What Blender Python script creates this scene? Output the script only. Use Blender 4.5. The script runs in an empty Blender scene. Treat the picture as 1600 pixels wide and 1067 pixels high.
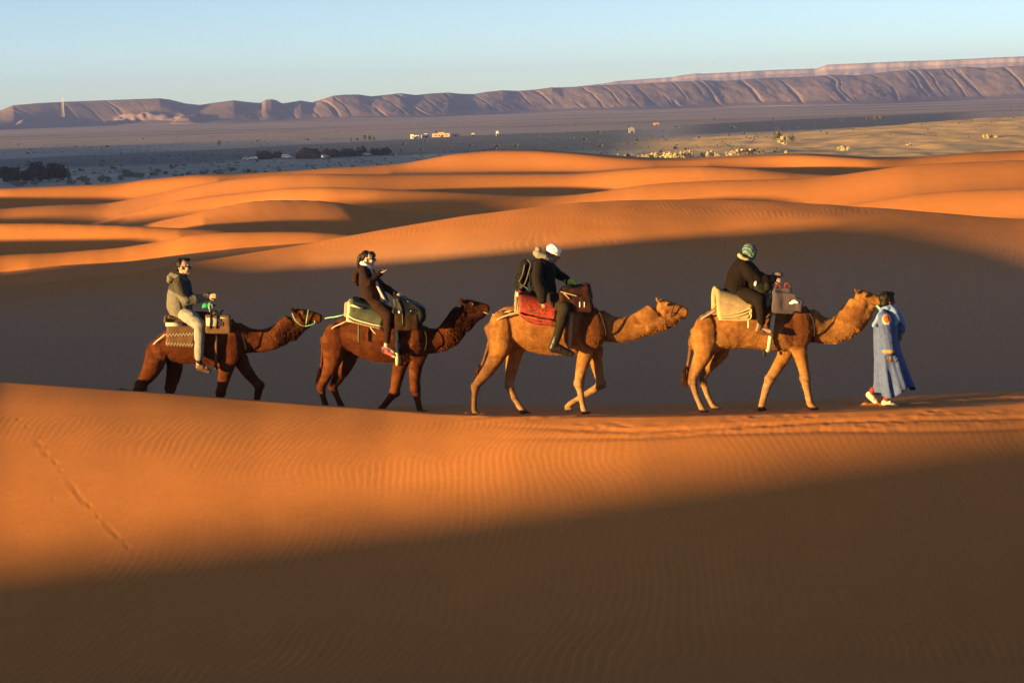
import bpy, bmesh, math, random
import numpy as np
from mathutils import Vector, Matrix

random.seed(7)
RNG = np.random.default_rng(11)
R = math.radians

# ------------------------------------------------------------------ camera
IMG_W, IMG_H = 1600.0, 1067.0
FOC = 800.0 / math.tan(R(15.0))            # focal length in photo pixels (30 degree lens)
HORIZON = 158.0                            # eye level at the middle column of the photo
ROLL = math.atan(0.030)
PITCH = math.atan((IMG_H / 2 - HORIZON) / FOC)
EYE = np.array([0.0, 0.0, 17.0])
_F = np.array([0, math.cos(PITCH), -math.sin(PITCH)])
_U = np.array([0, math.sin(PITCH), math.cos(PITCH)])
_X = np.array([1.0, 0, 0])
RC = math.cos(ROLL) * _X - math.sin(ROLL) * _U
UC = math.sin(ROLL) * _X + math.cos(ROLL) * _U


def ray(u, v):
    return _F + (u - IMG_W / 2) / FOC * RC + (IMG_H / 2 - v) / FOC * UC


def at(u, v, depth):
    """Point of the place that stands `depth` metres away (along world Y) on the sight line of photo pixel u, v."""
    d = ray(u, v)
    p = EYE + d * (depth / d[1])
    return Vector((float(p[0]), float(p[1]), float(p[2])))


scene = bpy.context.scene
COL = scene.collection
cam = bpy.data.cameras.new('camera')
cam_ob = bpy.data.objects.new('camera', cam)
COL.objects.link(cam_ob)
M = Matrix(((RC[0], UC[0], -_F[0], EYE[0]), (RC[1], UC[1], -_F[1], EYE[1]), (RC[2], UC[2], -_F[2], EYE[2]), (0, 0, 0, 1)))
cam_ob.matrix_world = M
cam.sensor_width = 36.0
cam.lens = 18.0 / math.tan(R(15.0))
cam.clip_start = 0.5
cam.clip_end = 20000.0
scene.camera = cam_ob

# ------------------------------------------------------------------ light
SUN_AZ = R(60.0)        # from straight behind the camera towards its left
SUN_EL = R(2.6)
SUN_DIR = Vector((-math.sin(SUN_AZ) * math.cos(SUN_EL), -math.cos(SUN_AZ) * math.cos(SUN_EL), math.sin(SUN_EL)))
sun = bpy.data.lights.new('sun', 'SUN')
sun.energy = 5.0
sun.angle = R(0.8)
sun.color = (1.0, 0.635, 0.20)
sun_ob = bpy.data.objects.new('sun', sun)
sun_ob.rotation_euler = SUN_DIR.to_track_quat('Z', 'Y').to_euler()
sun_ob.location = (-60, -40, 60)
COL.objects.link(sun_ob)

world = bpy.data.worlds.new('World')
scene.world = world
world.use_nodes = True
wn = world.node_tree
for n in list(wn.nodes):
    wn.nodes.remove(n)
sky = wn.nodes.new('ShaderNodeTexSky')
sky.sky_type = 'NISHITA'
sky.sun_disc = False
sky.sun_elevation = SUN_EL
sky.sun_rotation = math.atan2(SUN_DIR.x, SUN_DIR.y)
sky.altitude = 700.0
sky.air_density = 0.36
sky.dust_density = 0.42
sky.ozone_density = 0.60
bg = wn.nodes.new('ShaderNodeBackground')
bg.inputs['Strength'].default_value = 0.082
wo = wn.nodes.new('ShaderNodeOutputWorld')
wn.links.new(sky.outputs['Color'], bg.inputs['Color'])
wn.links.new(bg.outputs['Background'], wo.inputs['Surface'])

vs = scene.view_settings
vs.view_transform = 'Standard'
vs.look = 'None'
vs.gamma = 1.0
vs.use_curve_mapping = False
vs.exposure = 1.88
scene.cycles.max_bounces = 6
scene.cycles.volume_bounces = 0

# ------------------------------------------------------------------ small helpers


def tag(o, label=None, cat=None, group=None, kind=None):
    if label: o['label'] = label
    if cat: o['category'] = cat
    if group: o['group'] = group
    if kind: o['kind'] = kind
    return o


def link(name, me, parent=None, mat=None):
    o = bpy.data.objects.new(name, me)
    COL.objects.link(o)
    if parent is not None: o.parent = parent
    if mat is not None and me is not None and len(me.materials) == 0: me.materials.append(mat)
    return o


def np_mesh(name, verts, quads, smooth=True):
    me = bpy.data.meshes.new(name)
    nv, nq = len(verts), len(quads)
    me.vertices.add(nv)
    me.vertices.foreach_set('co', np.ascontiguousarray(verts, dtype=np.float32).ravel())
    k = quads.shape[1]
    me.loops.add(nq * k)
    me.loops.foreach_set('vertex_index', np.ascontiguousarray(quads, dtype=np.int32).ravel())
    me.polygons.add(nq)
    me.polygons.foreach_set('loop_start', np.arange(0, nq * k, k, dtype=np.int32))
    me.polygons.foreach_set('use_smooth', np.full(nq, smooth, dtype=bool))
    me.update(calc_edges=True)
    return me


def grid_quads(nr, nc):
    i = np.arange(nr - 1)[:, None] * nc + np.arange(nc - 1)[None, :]
    i = i.ravel()
    return np.stack([i, i + 1, i + nc + 1, i + nc], axis=1)


_NT = RNG.random((256, 256))


def vnoise(x, y, k=0):
    """Smooth value noise in 0..1, period 256."""
    x = np.asarray(x, float) + 37.7 * k
    y = np.asarray(y, float) + 91.3 * k
    xi, yi = np.floor(x).astype(int), np.floor(y).astype(int)
    fx, fy = x - xi, y - yi
    fx = fx * fx * fx * (fx * (fx * 6 - 15) + 10)
    fy = fy * fy * fy * (fy * (fy * 6 - 15) + 10)
    a, b = _NT[xi % 256, yi % 256], _NT[(xi + 1) % 256, yi % 256]
    c, d = _NT[xi % 256, (yi + 1) % 256], _NT[(xi + 1) % 256, (yi + 1) % 256]
    return (a * (1 - fx) + b * fx) * (1 - fy) + (c * (1 - fx) + d * fx) * fy


def fbm(x, y, octaves=4, k=0):
    s, a, t = 0, 1.0, 0
    for i in range(octaves):
        s = s + a * vnoise(x * 2 ** i, y * 2 ** i, k + 3 * i)
        t += a
        a *= 0.5
    return s / t


def sstep(x, a, b):
    t = np.clip((x - a) / (b - a), 0, 1)
    return t * t * (3 - 2 * t)


# ------------------------------------------------------------------ the ground
AZ_T = np.radians(np.linspace(-180, 90, 5401))      # azimuth table, 0.05 degree steps


def _pix(u, v):
    d = ray(u, v)
    return math.atan2(d[0], d[1]), d[2] / math.hypot(d[0], d[1])


def table(pts, extra=(), sig=0.22):
    """Crest line given by photo pixels and depth (u, v, Y) plus off-frame points (X, Y, z): slope of sight line and Y against azimuth."""
    rows = []
    for u, v, Y in pts:
        a, te = _pix(u, v)
        rows.append((a, te, Y))
    for X, Y, z in extra:
        rows.append((math.atan2(X, Y), (z - EYE[2]) / math.hypot(X, Y), Y))
    rows.sort()
    a = np.array([q[0] for q in rows])
    out = []
    for j in (1, 2):
        y = np.interp(AZ_T, a, np.array([q[j] for q in rows]))
        n = int(sig / 0.05 * 3)
        w = np.exp(-0.5 * (np.arange(-n, n + 1) * 0.05 / sig) ** 2)
        w /= w.sum()
        y = np.convolve(np.pad(y, n, mode='edge'), w, mode='valid')
        out.append(y)
    return out


C0 = [(0, 598, 34.6), (100, 604.5, 34.3), (200, 612, 34.0), (300, 618.5, 33.7), (400, 626, 33.4), (500, 633.5, 33.0), (600, 641, 32.6), (700, 647, 32.1),
      (800, 650.5, 31.6), (1000, 651, 31.0), (1200, 648, 30.8), (1400, 642, 30.8), (1600, 632, 31.0)]
C0X = [(-11.5, 35.6, 12.52), (-14.5, 37.2, 13.1), (-18, 38.8, 14.2), (-20.5, 39.8, 14.65), (-22.8, 40.5, 14.45), (-25, 40.8, 14.15), (-28.5, 41.3, 13.85), (-32, 41.8, 13.7), (-35, 42, 13.65), (-40, 42, 14.0), (-48, 42, 14.5), (-60, 42, 14.5), (-72, 42, 13.8), (-90, 42, 12.2), (12, 31.4, 12.2), (20, 32, 12.6)]
PATH = [(0, 652, 37.0), (270, 656, 36.0), (450, 651, 35.6), (580, 646, 35.0), (680, 645.5, 33.7), (760, 646, 32.8), (900, 646, 32.6), (1100, 643.5, 32.4),
        (1250, 638.5, 32.3), (1400, 631.5, 32.3), (1600, 620, 32.6)]
PATHX = [(-12, 38.0, 11.8), (-17, 41, 12.6), (-22, 43.2, 13.3), (-34, 44.5, 13.2), (-66, 44.5, 13.2), (-90, 44.5, 11.2)]
C1 = [(0, 449, 58), (94, 439, 58.6), (190, 428, 59.1), (260, 418, 59.6), (300, 411, 59.8), (375, 398.5, 60.2), (478, 381.5, 60.9), (556, 367, 61.1), (619, 356, 61.2), (712, 340, 61.4), (806, 328, 61.5), (900, 318, 61.7), (975, 313.5, 61.8), (1050, 312, 61.9), (1125, 312, 61.9), (1200, 314, 61.5), (1300, 319.5, 61), (1400, 327.5, 60.5), (1500, 336, 60), (1600, 343, 59.5)]
C1B = [(-900, 450.3, 65.9), (-400, 437.9, 66.5), (0, 427, 71.9), (94, 416, 70.8), (200, 410, 69.5), (281, 400, 68.7), (375, 389, 69.0), (500, 379, 69.2), (700, 372, 70.6), (1600, 400, 70.3)]
C2 = [(-900, 394.9, 75.9), (-400, 383.6, 77.0), (0, 399, 79.3), (94, 395.5, 79.7), (187, 388, 80.0), (250, 378, 80.2), (297, 367.5, 80.1), (360, 363, 79.7), (440, 362, 79.3), (494, 362.5, 79.0), (556, 367, 78.7), (650, 378, 78.7), (1600, 400, 81.2)]
C3 = [(-900, 313.9, 90.2), (-400, 384.5, 90.8), (0, 349, 88.1), (94, 349, 87.6), (187, 352, 87.0), (281, 357, 86.5), (344, 359.5, 86.4), (420, 368, 86.3), (600, 385, 87.2), (1600, 390, 90.4)]
D = [(-900, 352.4, 106.4), (-400, 388.2, 109.8), (0, 385, 106.5), (130, 370, 104.6), (219, 351, 103.3), (281, 339, 102.4), (344, 324, 101.7), (390, 315, 101.2), (437, 312.5, 100.6), (500, 313.5, 99.9), (540, 318, 99.4), (587, 325, 99.6), (650, 332, 100.0), (731, 338, 100.4), (850, 350, 100.7), (1600, 370, 98.2)]
E = [(-900, 380.8, 111.4), (-400, 380.1, 114.8), (0, 380, 112.8), (1100, 370, 106.4), (1250, 335, 106.1), (1325, 320.5, 106.0), (1375, 312, 105.9), (1425, 304.5, 105.9), (1500, 298, 105.9), (1600, 295, 105.8)]
C = [(-900, 349.2, 123.1), (-400, 356.9, 124.0), (0, 375, 127.4), (150, 350, 127.9), (219, 331, 128.1), (281, 313.5, 128.0), (344, 306, 126.2), (406, 299.5, 124.4), (447, 295, 123.2), (509, 293.5, 121.5), (587, 296, 120.4), (681, 300, 120.1), (775, 304.5, 119.8), (837, 307, 119.7), (880, 306.5, 119.6), (912, 304, 119.5), (957, 297.5, 119.4), (1000, 290.5, 119.3), (1050, 286, 119.2), (1125, 282.5, 118.9), (1200, 281, 118.5), (1265, 279, 118.2), (1320, 273, 118.0), (1375, 265, 117.8), (1412, 259.5, 117.7), (1475, 255, 117.5), (1600, 250.5, 117.1)]
B = [(-900, 318.6, 143.5), (-400, 312.8, 145.9), (0, 327, 149.2), (94, 321.5, 149.4), (166, 319.5, 149.7), (203, 313, 149.8), (250, 303, 149.9), (281, 296, 149.5), (330, 287, 147.5), (375, 280, 145.6), (437, 274, 143.1), (500, 272.5, 140.5), (556, 274, 138.7), (619, 274.5, 137.9), (712, 273.5, 136.8), (900, 272.5, 133.8), (925, 271, 133.4), (975, 266.5, 132.4), (1025, 263, 131.4), (1100, 261, 130.1), (1175, 264.5, 129.0), (1250, 271.5, 128.0), (1317, 275, 127.0), (1400, 285, 126.0), (1600, 295, 123.9)]
A = [(-900, 296.1, 174.4), (-400, 291.4, 176.7), (0, 296, 163.7), (94, 292, 163.8), (187, 288.5, 163.8), (234, 281.5, 163.8), (312, 274.5, 163.3), (375, 274, 162.5), (462, 269, 161.5), (525, 264, 160.7), (587, 261, 160.0), (630, 258, 159.5), (666, 251, 159.1), (712, 242, 158.6), (775, 236.5, 157.9), (837, 236.5, 156.4), (900, 240.5, 154.1), (962, 246.5, 151.7), (1025, 250.5, 149.3), (1075, 250.5, 147.4), (1150, 246.5, 145.1), (1225, 243, 142.9), (1262, 243, 141.7), (1300, 245, 140.6), (1362, 249, 139.2), (1425, 249, 140.1), (1475, 245, 140.8), (1525, 241, 141.4), (1600, 238, 142.4)]
LAYERS = [table(C0, C0X), table(PATH, PATHX, 0.5), table(C1), table(C1B), table(C2), table(C3), table(D), table(E), table(C), table(B), table(A)]
VALLEY = {1: (0.23, 0.26), 2: (0.67, 0.90), 3: (0.60, 0.55), 4: (0.28, 0.55), 5: (0.33, 0.18), 6: (0.29, 0.41), 7: (0.53, 0.73), 8: (0.70, 0.38)}


def to_sun(x, y):
    """s across the sunlight, t along its way over the ground."""
    sa, ca = math.sin(SUN_AZ), math.cos(SUN_AZ)
    return x * ca - y * sa, x * sa + y * ca


def ridges(x, y):
    """Dunes beside and behind the camera and the tall dune out on the left; they throw the long shadows."""
    s, t = to_sun(x, y)
    zc = np.interp(s, [-42, -36, -31, -27.5, -26.2, -24.5, -22.8, -21.7, -18, -10, 10, 40, 80], [9, 10, 11.4, 12.43, 12.82, 13.33, 13.9, 14.31, 15.5, 17, 17.6, 17, 12])
    zc = zc + 43 * math.tan(SUN_EL) + 0.12
    g = 9 + (zc - 9) * np.exp(-((t + 80) / 19.0) ** 2)
    hs = np.interp(s, [-1110, -1050, -957, -846, -720, -600, -479, -400, -330], [0, 20, 31.5, 30.5, 29.8, 29.3, 27.5, 24, 0])
    tall = hs * np.exp(-((t + 300) / 75.0) ** 2)
    return g, tall


def ground(r, az):
    """Height of the ground; r and az are arrays (rows, columns) in polar form round the eye."""
    azc = az[0]
    cosz = np.cos(np.clip(azc, R(-62), R(62)))
    zs, rs = [], []
    for te, Y in LAYERS:
        rk = np.interp(azc, AZ_T, Y) / cosz
        zs.append(EYE[2] + rk * np.interp(azc, AZ_T, te))
        rs.append(rk)
    kn = [(np.full_like(azc, 0.0), np.full_like(azc, 15.4)), (np.full_like(azc, 3.0), np.full_like(azc, 15.2)),
          (20.5 / cosz, np.full_like(azc, 9.75)), (23.6 / cosz, np.full_like(azc, 9.8)),
          (rs[0], zs[0]), (rs[1], zs[1]), (rs[1] + 0.9, zs[1] - 0.08)]
    vz = np.minimum(zs[1] - 2.0, 8.6)
    kn.append((rs[1] + (rs[2] - rs[1]) * 0.38, vz))
    kn.append((rs[2], zs[2]))
    for k in range(2, len(LAYERS) - 1):
        fr, dep = VALLEY[k - 1]
        kn.append((rs[k] + (rs[k + 1] - rs[k]) * fr, np.minimum(zs[k], zs[k + 1]) - dep))
        kn.append((rs[k + 1], zs[k + 1]))
    toe = 265 + 20 * np.sin(azc * 9.0 + 1.0) + 12 * np.sin(azc * 31.0)
    kn.append((toe, np.zeros_like(azc)))
    kn.append((toe + 40, np.full_like(azc, -3.0)))
    kn.append((np.full_like(azc, 9000.0), np.full_like(azc, -3.0)))
    z = np.zeros_like(r)
    for k, ((r0, z0), (r1, z1)) in enumerate(zip(kn[:-1], kn[1:])):
        t = (r - r0) / np.maximum(r1 - r0, 1e-3)
        m = (t >= 0) & (t < 1)
        w = 0.5 - 0.5 * np.cos(np.pi * np.clip(t, 0, 1))
        if k == 3: w = 0.5 * w + 0.5 * np.clip(t, 0, 1)
        if k >= 7 and k % 2: w = 0.62 * w + 0.38 * np.clip(t, 0, 1)
        z = np.where(m, z0 + (z1 - z0) * w, z)
    x, y = r * np.sin(az), r * np.cos(az)
    g, tall = ridges(x, y)
    side = sstep(-az, R(17), R(24))
    near = side * (1 - sstep(r, 135, 165))
    back = sstep(-az, R(75), R(95))
    z = np.where(r < 170, z * (1 - back) + 9.0 * back, z * (1 - back))
    z = z + near * np.maximum(g - np.maximum(z, 9.0), 0) * sstep(-az, R(40), R(60))
    z = np.maximum(z, side * tall)
    return z


def height(x, y):
    r = np.array([[math.hypot(x, y)]])
    return float(ground(r, np.array([[math.atan2(x, y)]]))[0, 0])

# ------------------------------------------------------------------ materials


class NT:
    """Tiny wrapper to write node trees compactly."""

    def __init__(self, name):
        self.m = bpy.data.materials.new(name)
        self.m.use_nodes = True
        self.t = self.m.node_tree
        self.b = self.t.nodes['Principled BSDF']
        self.b.inputs['Specular IOR Level'].default_value = 0.25

    def n(self, typ, **kw):
        nd = self.t.nodes.new('ShaderNode' + typ)
        for k, v in kw.items():
            if k in nd.inputs.keys(): nd.inputs[k].default_value = v
            else: setattr(nd, k, v)
        return nd

    def l(self, a, b):
        self.t.links.new(a, b)

    def noise(self, scale, detail=4.0, rough=0.55, coord=None, dist=0.0):
        nd = self.n('TexNoise', Scale=scale, Detail=detail, Roughness=rough, Distortion=dist)
        if coord is not None: self.l(coord, nd.inputs['Vector'])
        return nd.outputs['Fac']

    def coord(self, scale=(1, 1, 1), kind='Object'):
        tc = self.n('TexCoord')
        mp = self.n('Mapping')
        mp.inputs['Scale'].default_value = scale
        self.l(tc.outputs[kind], mp.inputs['Vector'])
        return mp.outputs['Vector']

    def ramp(self, fac, stops):
        nd = self.n('ValToRGB')
        e = nd.color_ramp.elements
        while len(e) < len(stops): e.new(0.5)
        for k, (p, c) in zip(e, stops):
            k.position = p
            k.color = (c[0], c[1], c[2], 1)
        self.l(fac, nd.inputs['Fac'])
        return nd.outputs['Color']

    def mix(self, fac, a, b, mode='MIX'):
        nd = self.n('Mix', data_type='RGBA', blend_type=mode)
        for i, x in ((6, a), (7, b)):
            if isinstance(x, tuple): nd.inputs[i].default_value = (x[0], x[1], x[2], 1)
            else: self.l(x, nd.inputs[i])
        if isinstance(fac, (int, float)): nd.inputs[0].default_value = fac
        else: self.l(fac, nd.inputs[0])
        return nd.outputs[2]

    def bump(self, fac, strength, dist):
        nd = self.n('Bump', Strength=strength, Distance=dist)
        self.l(fac, nd.inputs['Height'])
        self.l(nd.outputs['Normal'], self.b.inputs['Normal'])

    def base(self, c):
        if isinstance(c, tuple): self.b.inputs['Base Color'].default_value = (c[0], c[1], c[2], 1)
        else: self.l(c, self.b.inputs['Base Color'])

    def rough(self, r):
        self.b.inputs['Roughness'].default_value = r


def simple(name, col, rough=0.8, var=0.25, scale=12.0, bump=0.0, bd=0.01, metal=0.0, spec=0.25):
    """Plain surface whose colour wanders a little, with optional fine relief."""
    t = NT(name)
    co = t.coord()
    f = t.noise(scale, 5.0, 0.6, co)
    lo = tuple(c * (1 - var) for c in col)
    hi = tuple(min(c * (1 + var), 1) for c in col)
    t.base(t.ramp(f, [(0.3, lo), (0.7, hi)]))
    t.rough(rough)
    t.b.inputs['Metallic'].default_value = metal
    t.b.inputs['Specular IOR Level'].default_value = spec
    if bump: t.bump(t.noise(scale * 4, 4.0, 0.6, co), bump, bd)
    return t.m


def sand_material(name, a, b, c):
    t = NT(name)
    co = t.coord()
    big = t.noise(0.12, 4.0, 0.5, co)
    grain = t.noise(45.0, 3.0, 0.7, co)
    fine = t.noise(1.3, 5.0, 0.6, co)
    col = t.ramp(big, [(0.25, a), (0.55, b), (0.8, c)])
    col = t.mix(0.35, col, t.ramp(fine, [(0.3, tuple(x * 0.88 for x in b)), (0.7, tuple(x * 1.1 for x in b))]))
    mid = t.noise(9.0, 4.0, 0.65, co)
    col = t.mix(0.5, col, t.ramp(mid, [(0.3, (0.90,) * 3), (0.7, (1.09,) * 3)]), 'MULTIPLY')
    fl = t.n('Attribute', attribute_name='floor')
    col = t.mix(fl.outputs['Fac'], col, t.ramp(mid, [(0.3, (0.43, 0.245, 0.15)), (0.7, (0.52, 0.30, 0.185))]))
    col = t.mix(0.42, col, t.ramp(grain, [(0.3, (0.70,) * 3), (0.7, (1.28,) * 3)]), 'MULTIPLY')
    t.base(col)
    t.rough(0.95)
    t.b.inputs['Specular IOR Level'].default_value = 0.1
    t.bump(grain, 0.25, 0.01)
    return t.m


SAND = (0.57, 0.208, 0.058)
M_SAND = sand_material('dune_sand', (0.53, 0.190, 0.050), SAND, (0.59, 0.228, 0.064))

# ------------------------------------------------------------------ near dunes (with ripples and tracks)


def az_columns(n_in, half=17.5, coarse=0.8, left=-178.0, right=80.0):
    a = np.linspace(-half, half, n_in)
    return np.radians(np.concatenate([np.arange(left, -half - 0.3, coarse), a, np.arange(half + coarse, right, coarse * 2)]))


def ripples(x, y, lam, k, lean=0.0, bend=1.0):
    """Wind ripple relief 0..1 with wavy, forking crest lines running up the slope."""
    w = (fbm(x * 0.10, y * 0.30, 2, k) - 0.5) * 1.5 * bend + (vnoise(x * 0.6, y * 1.1, k + 5) - 0.5) * 0.22 + (vnoise(x * 2.1, y * 2.2, k + 7) - 0.5) * 0.07
    ph = (x + lean * y + w) * (2 * math.pi / lam)
    h = 0.5 + 0.5 * np.sin(ph + 0.5 * np.sin(ph))
    amp = 0.35 + 0.9 * vnoise(x * 0.8, y * 0.55, k + 9)
    return h * amp


def near_relief(x, y, z, r, az):
    crest_r = np.interp(az[0], AZ_T, LAYERS[0][1]) / np.cos(np.clip(az[0], R(-62), R(62)))
    below = crest_r[None, :] - r                        # metres on the camera's side of the crest
    front = (below > 0) & (r > 21)
    reach = 2.5 + 1.3 * sstep(x, -9, 3) + 0.9 * fbm(x * 0.5, y * 0.3, 3, 2) + 2.5 * sstep(x, 1, 8)
    m = np.where(front, sstep(below, 0.05, 0.5) * (1 - sstep(below, reach * 0.75, reach * 1.25)), 0)
    curve = 0.24 * np.maximum(2.6 - below, 0) ** 2 * (1 - sstep(x, -6, 2))
    out = (0.0022 - 0.0005 * sstep(x, -3, 2)) * m * (ripples(x - curve, y, 0.122, 1, 0.05) - 0.4)
    # faint broad ripples over the rest of the slope, stronger again down in the hollow
    m2 = np.where(front, sstep(below, reach * 0.7, reach * 1.2), 0)
    out = out + m2 * (0.0006 + 0.0036 * (1 - sstep(y - 0.14 * (x + 7.6), 26.2, 27.6)) + 0.0050 * sstep(-r, -25.6, -23.8)) * (ripples(x, y, 0.135, 3, -0.30) - 0.5)
    # ripples on the face and back of the second dune
    far = sstep(r, 46, 50)
    out = out + far * 0.0032 * (0.3 + 0.7 * sstep(r, 52, 58)) * (ripples(x, y, 0.17, 6, 0.12, 1.6) - 0.5)
    # gentle hand-like unevenness
    out = out + 0.05 * (fbm(x * 0.35, y * 0.35, 3, 12) - 0.5) * sstep(r, 22, 26)
    # the trodden way along the crest
    way = np.interp(az[0], AZ_T, LAYERS[1][1]) / np.cos(np.clip(az[0], R(-62), R(62)))
    d = r - way[None, :]
    tread = np.exp(-((d + 0.35) / 0.75) ** 2) * sstep(x, -20, -2)
    churn = fbm(x * 1.1, y * 5.0, 4, 21) - 0.5
    lumps = np.clip(fbm(x * 2.6, y * 3.4, 3, 27) - 0.52, 0, 1)
    out = out + tread * (0.075 * churn - 0.10 * lumps)
    rut = np.exp(-((below - 0.55 - 0.12 * np.sin(x * 0.9)) / 0.10) ** 2) + np.exp(-((below - 0.95 - 0.15 * np.sin(x * 0.7 + 2)) / 0.12) ** 2)
    out = out - 0.022 * rut * sstep(x, -1, 2.5)
    return out


def dent(x, y, z, cx, cy, lx, ly, ang, depth):
    c, s = math.cos(ang), math.sin(ang)
    u = ((x - cx) * c + (y - cy) * s) / lx
    v = (-(x - cx) * s + (y - cy) * c) / ly
    q = u * u + v * v
    return z - depth * np.exp(-q * 1.6) + depth * 0.35 * np.exp(-((np.sqrt((u + 0.25) ** 2 + (v + 0.5) ** 2) - 1.2) / 0.35) ** 2)


def ground_at_pixel(u, v, r0=22.0, r1=34.0):
    a, te = _pix(u, v)
    rr = np.arange(r0, r1, 0.02)[:, None]
    zz = ground(rr, np.full_like(rr, a))[:, 0]
    i = int(np.argmax(zz >= EYE[2] + rr[:, 0] * te))
    return rr[i, 0] * math.sin(a), rr[i, 0] * math.cos(a)


FEET = [(744, 645.5, 32.33), (821, 645.5, 32.67), (915, 645, 32.35), (1100, 642, 32.13), (1118, 637, 32.47), (1272, 638.5, 32.15), (1191, 641, 32.45), (1392, 635, 32.15), (1366, 629, 32.35),
        (513, 642, 34.43), (539, 642, 34.77), (659, 643, 34.45), (596, 642, 34.75)]


def build_near():
    rows = np.concatenate([np.linspace(0.3, 18, 22), np.arange(18.6, 23.4, 0.3), np.arange(23.5, 38.6, 0.042), np.arange(38.7, 47.5, 0.35), np.arange(47.6, 63, 0.11), np.arange(63.1, 65.3, 0.2)])
    cols = az_columns(980)
    az, r = np.meshgrid(cols, rows)
    z = ground(r, az)
    x, y = r * np.sin(az), r * np.cos(az)
    z = z + near_relief(x, y, z, r, az) * (1 - sstep(np.abs(az), R(17.4), R(20)))
    # the old footprints that cross the slope at the left
    trail = [(18, 640, .16, .06), (30, 655, .10, .05), (44, 668, .12, .05), (63, 693, .20, .10), (74, 708, .20, .09), (88, 722, .14, .06), (96, 735, .10, .05), (118, 762, .33, .09), (129, 778, .28, .08), (140, 788, .16, .05),
             (155, 806, .12, .05), (174, 826, .28, .08), (184, 836, .2, .06), (200, 853, .16, .05), (84, 779, .09, .04), (302, 730, .08, .04), (1260, 770, .08, .04)]
    for u, v, a, b in trail:
        cx, cy = ground_at_pixel(u, v)
        m = (np.abs(x - cx) < 1.5) & (np.abs(y - cy) < 2.0)
        z[m] = dent(x[m], y[m], z[m], cx, cy, a * 1.0, b * 0.75, R(-62), 0.0036)
    rng = np.random.default_rng(5)
    for u in np.arange(900, 1620, 9.0):                # hoof prints along the crest on the right
        v = 664 + rng.uniform(-12, 14) - 12 * (u > 1400) * (u - 1400) / 200 - (u - 900) * 0.01
        cx, cy = ground_at_pixel(u, v, 27, 36)
        m = (np.abs(x - cx) < 1.0) & (np.abs(y - cy) < 1.2)
        z[m] = dent(x[m], y[m], z[m], cx, cy, rng.uniform(.09, .2), rng.uniform(.05, .1), rng.uniform(-.3, .3), rng.uniform(.004, .010))
    for u, v, Y in FEET:                                # sand pressed down and pushed up round the feet
        p = at(u, v, Y)
        d = np.hypot(x - p.x, y - p.y)
        z += (p.z - z) * np.exp(-(d / 0.22) ** 2)
        ang = np.arctan2(y - p.y, x - p.x)
        z += 0.028 * np.exp(-((d - 0.17) / 0.055) ** 2) * (0.5 + 0.5 * np.sin(ang * 2 + u)) - 0.010 * np.exp(-(d / 0.10) ** 2)
    v = np.stack([x, y, z], axis=2).reshape(-1, 3)
    me = np_mesh('dune_slope', v, grid_quads(len(rows), len(cols)))
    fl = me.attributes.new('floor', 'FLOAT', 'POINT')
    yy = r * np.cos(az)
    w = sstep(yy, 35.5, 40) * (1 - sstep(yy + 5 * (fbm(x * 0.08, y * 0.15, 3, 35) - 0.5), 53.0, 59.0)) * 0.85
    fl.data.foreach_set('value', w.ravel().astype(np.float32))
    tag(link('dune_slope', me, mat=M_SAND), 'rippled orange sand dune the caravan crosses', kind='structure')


def build_field():
    rows = np.concatenate([np.arange(64.8, 200, 0.4), np.arange(200, 300, 2.0), np.arange(300, 345, 5)])
    cols = az_columns(620, coarse=0.8, left=-178, right=40)
    az, r = np.meshgrid(cols, rows)
    z = ground(r, az)
    x, y = r * np.sin(az), r * np.cos(az)
    z = z + 0.05 * (fbm(x * 0.09, y * 0.09, 4, 31) - 0.5) * sstep(r, 66, 70) + 0.004 * (ripples(x, y, 0.9, 6, 0.3) - 0.5) * sstep(r, 66, 70)
    v = np.stack([x, y, z], axis=2).reshape(-1, 3)
    me = np_mesh('dune_field', v, grid_quads(len(rows), len(cols)))
    tag(link('dune_field', me, mat=M_SAND), 'rolling orange dunes behind the caravan', kind='structure')


build_near()
build_field()

# ------------------------------------------------------------------ desert plain, hills and far plateau


def plain_z(x, y):
    r, az = np.hypot(x, y), np.arctan2(x, y)
    hum = sstep(az, R(2.0), R(6.5)) * sstep(r, 400, 470) * (1 - sstep(r, 760, 860))
    z = 0.5 * (fbm(x * 0.018, y * 0.012, 4, 41) - 0.5)
    z = z + hum * (1.3 * np.clip(fbm(x * 0.03, y * 0.02, 4, 47) - 0.42, 0, 1) + 0.7 * (fbm(x * 0.09, y * 0.06, 3, 51) - 0.5) + 0.9 * (fbm(x * 0.045, y * 0.045, 2, 53) - 0.5)) + 6.2 * np.clip((np.degrees(az) - 3.2) / 11.8, 0, 1.25) * np.clip((r - 445) / 180, 0, 1) * (1 - sstep(r, 640 + 60 * vnoise(x * 0.02, y * 0, 5), 770))
    left = (1 - sstep(az, R(-2), R(2))) * sstep(r, 380, 430) * (1 - sstep(r, 700, 800))
    z = z + left * 1.4 * np.clip(fbm(x * 0.025, y * 0.014, 3, 57) - 0.45, 0, 1)
    return z


def plain_height(x, y):
    return float(plain_z(np.array([float(x)]), np.array([float(y)]))[0])


def vcol(me, cols, name='tint'):
    ca = me.color_attributes.new(name, 'FLOAT_COLOR', 'POINT')
    c4 = np.ones((len(cols), 4), np.float32)
    c4[:, :3] = cols
    ca.data.foreach_set('color', c4.ravel())


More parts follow.
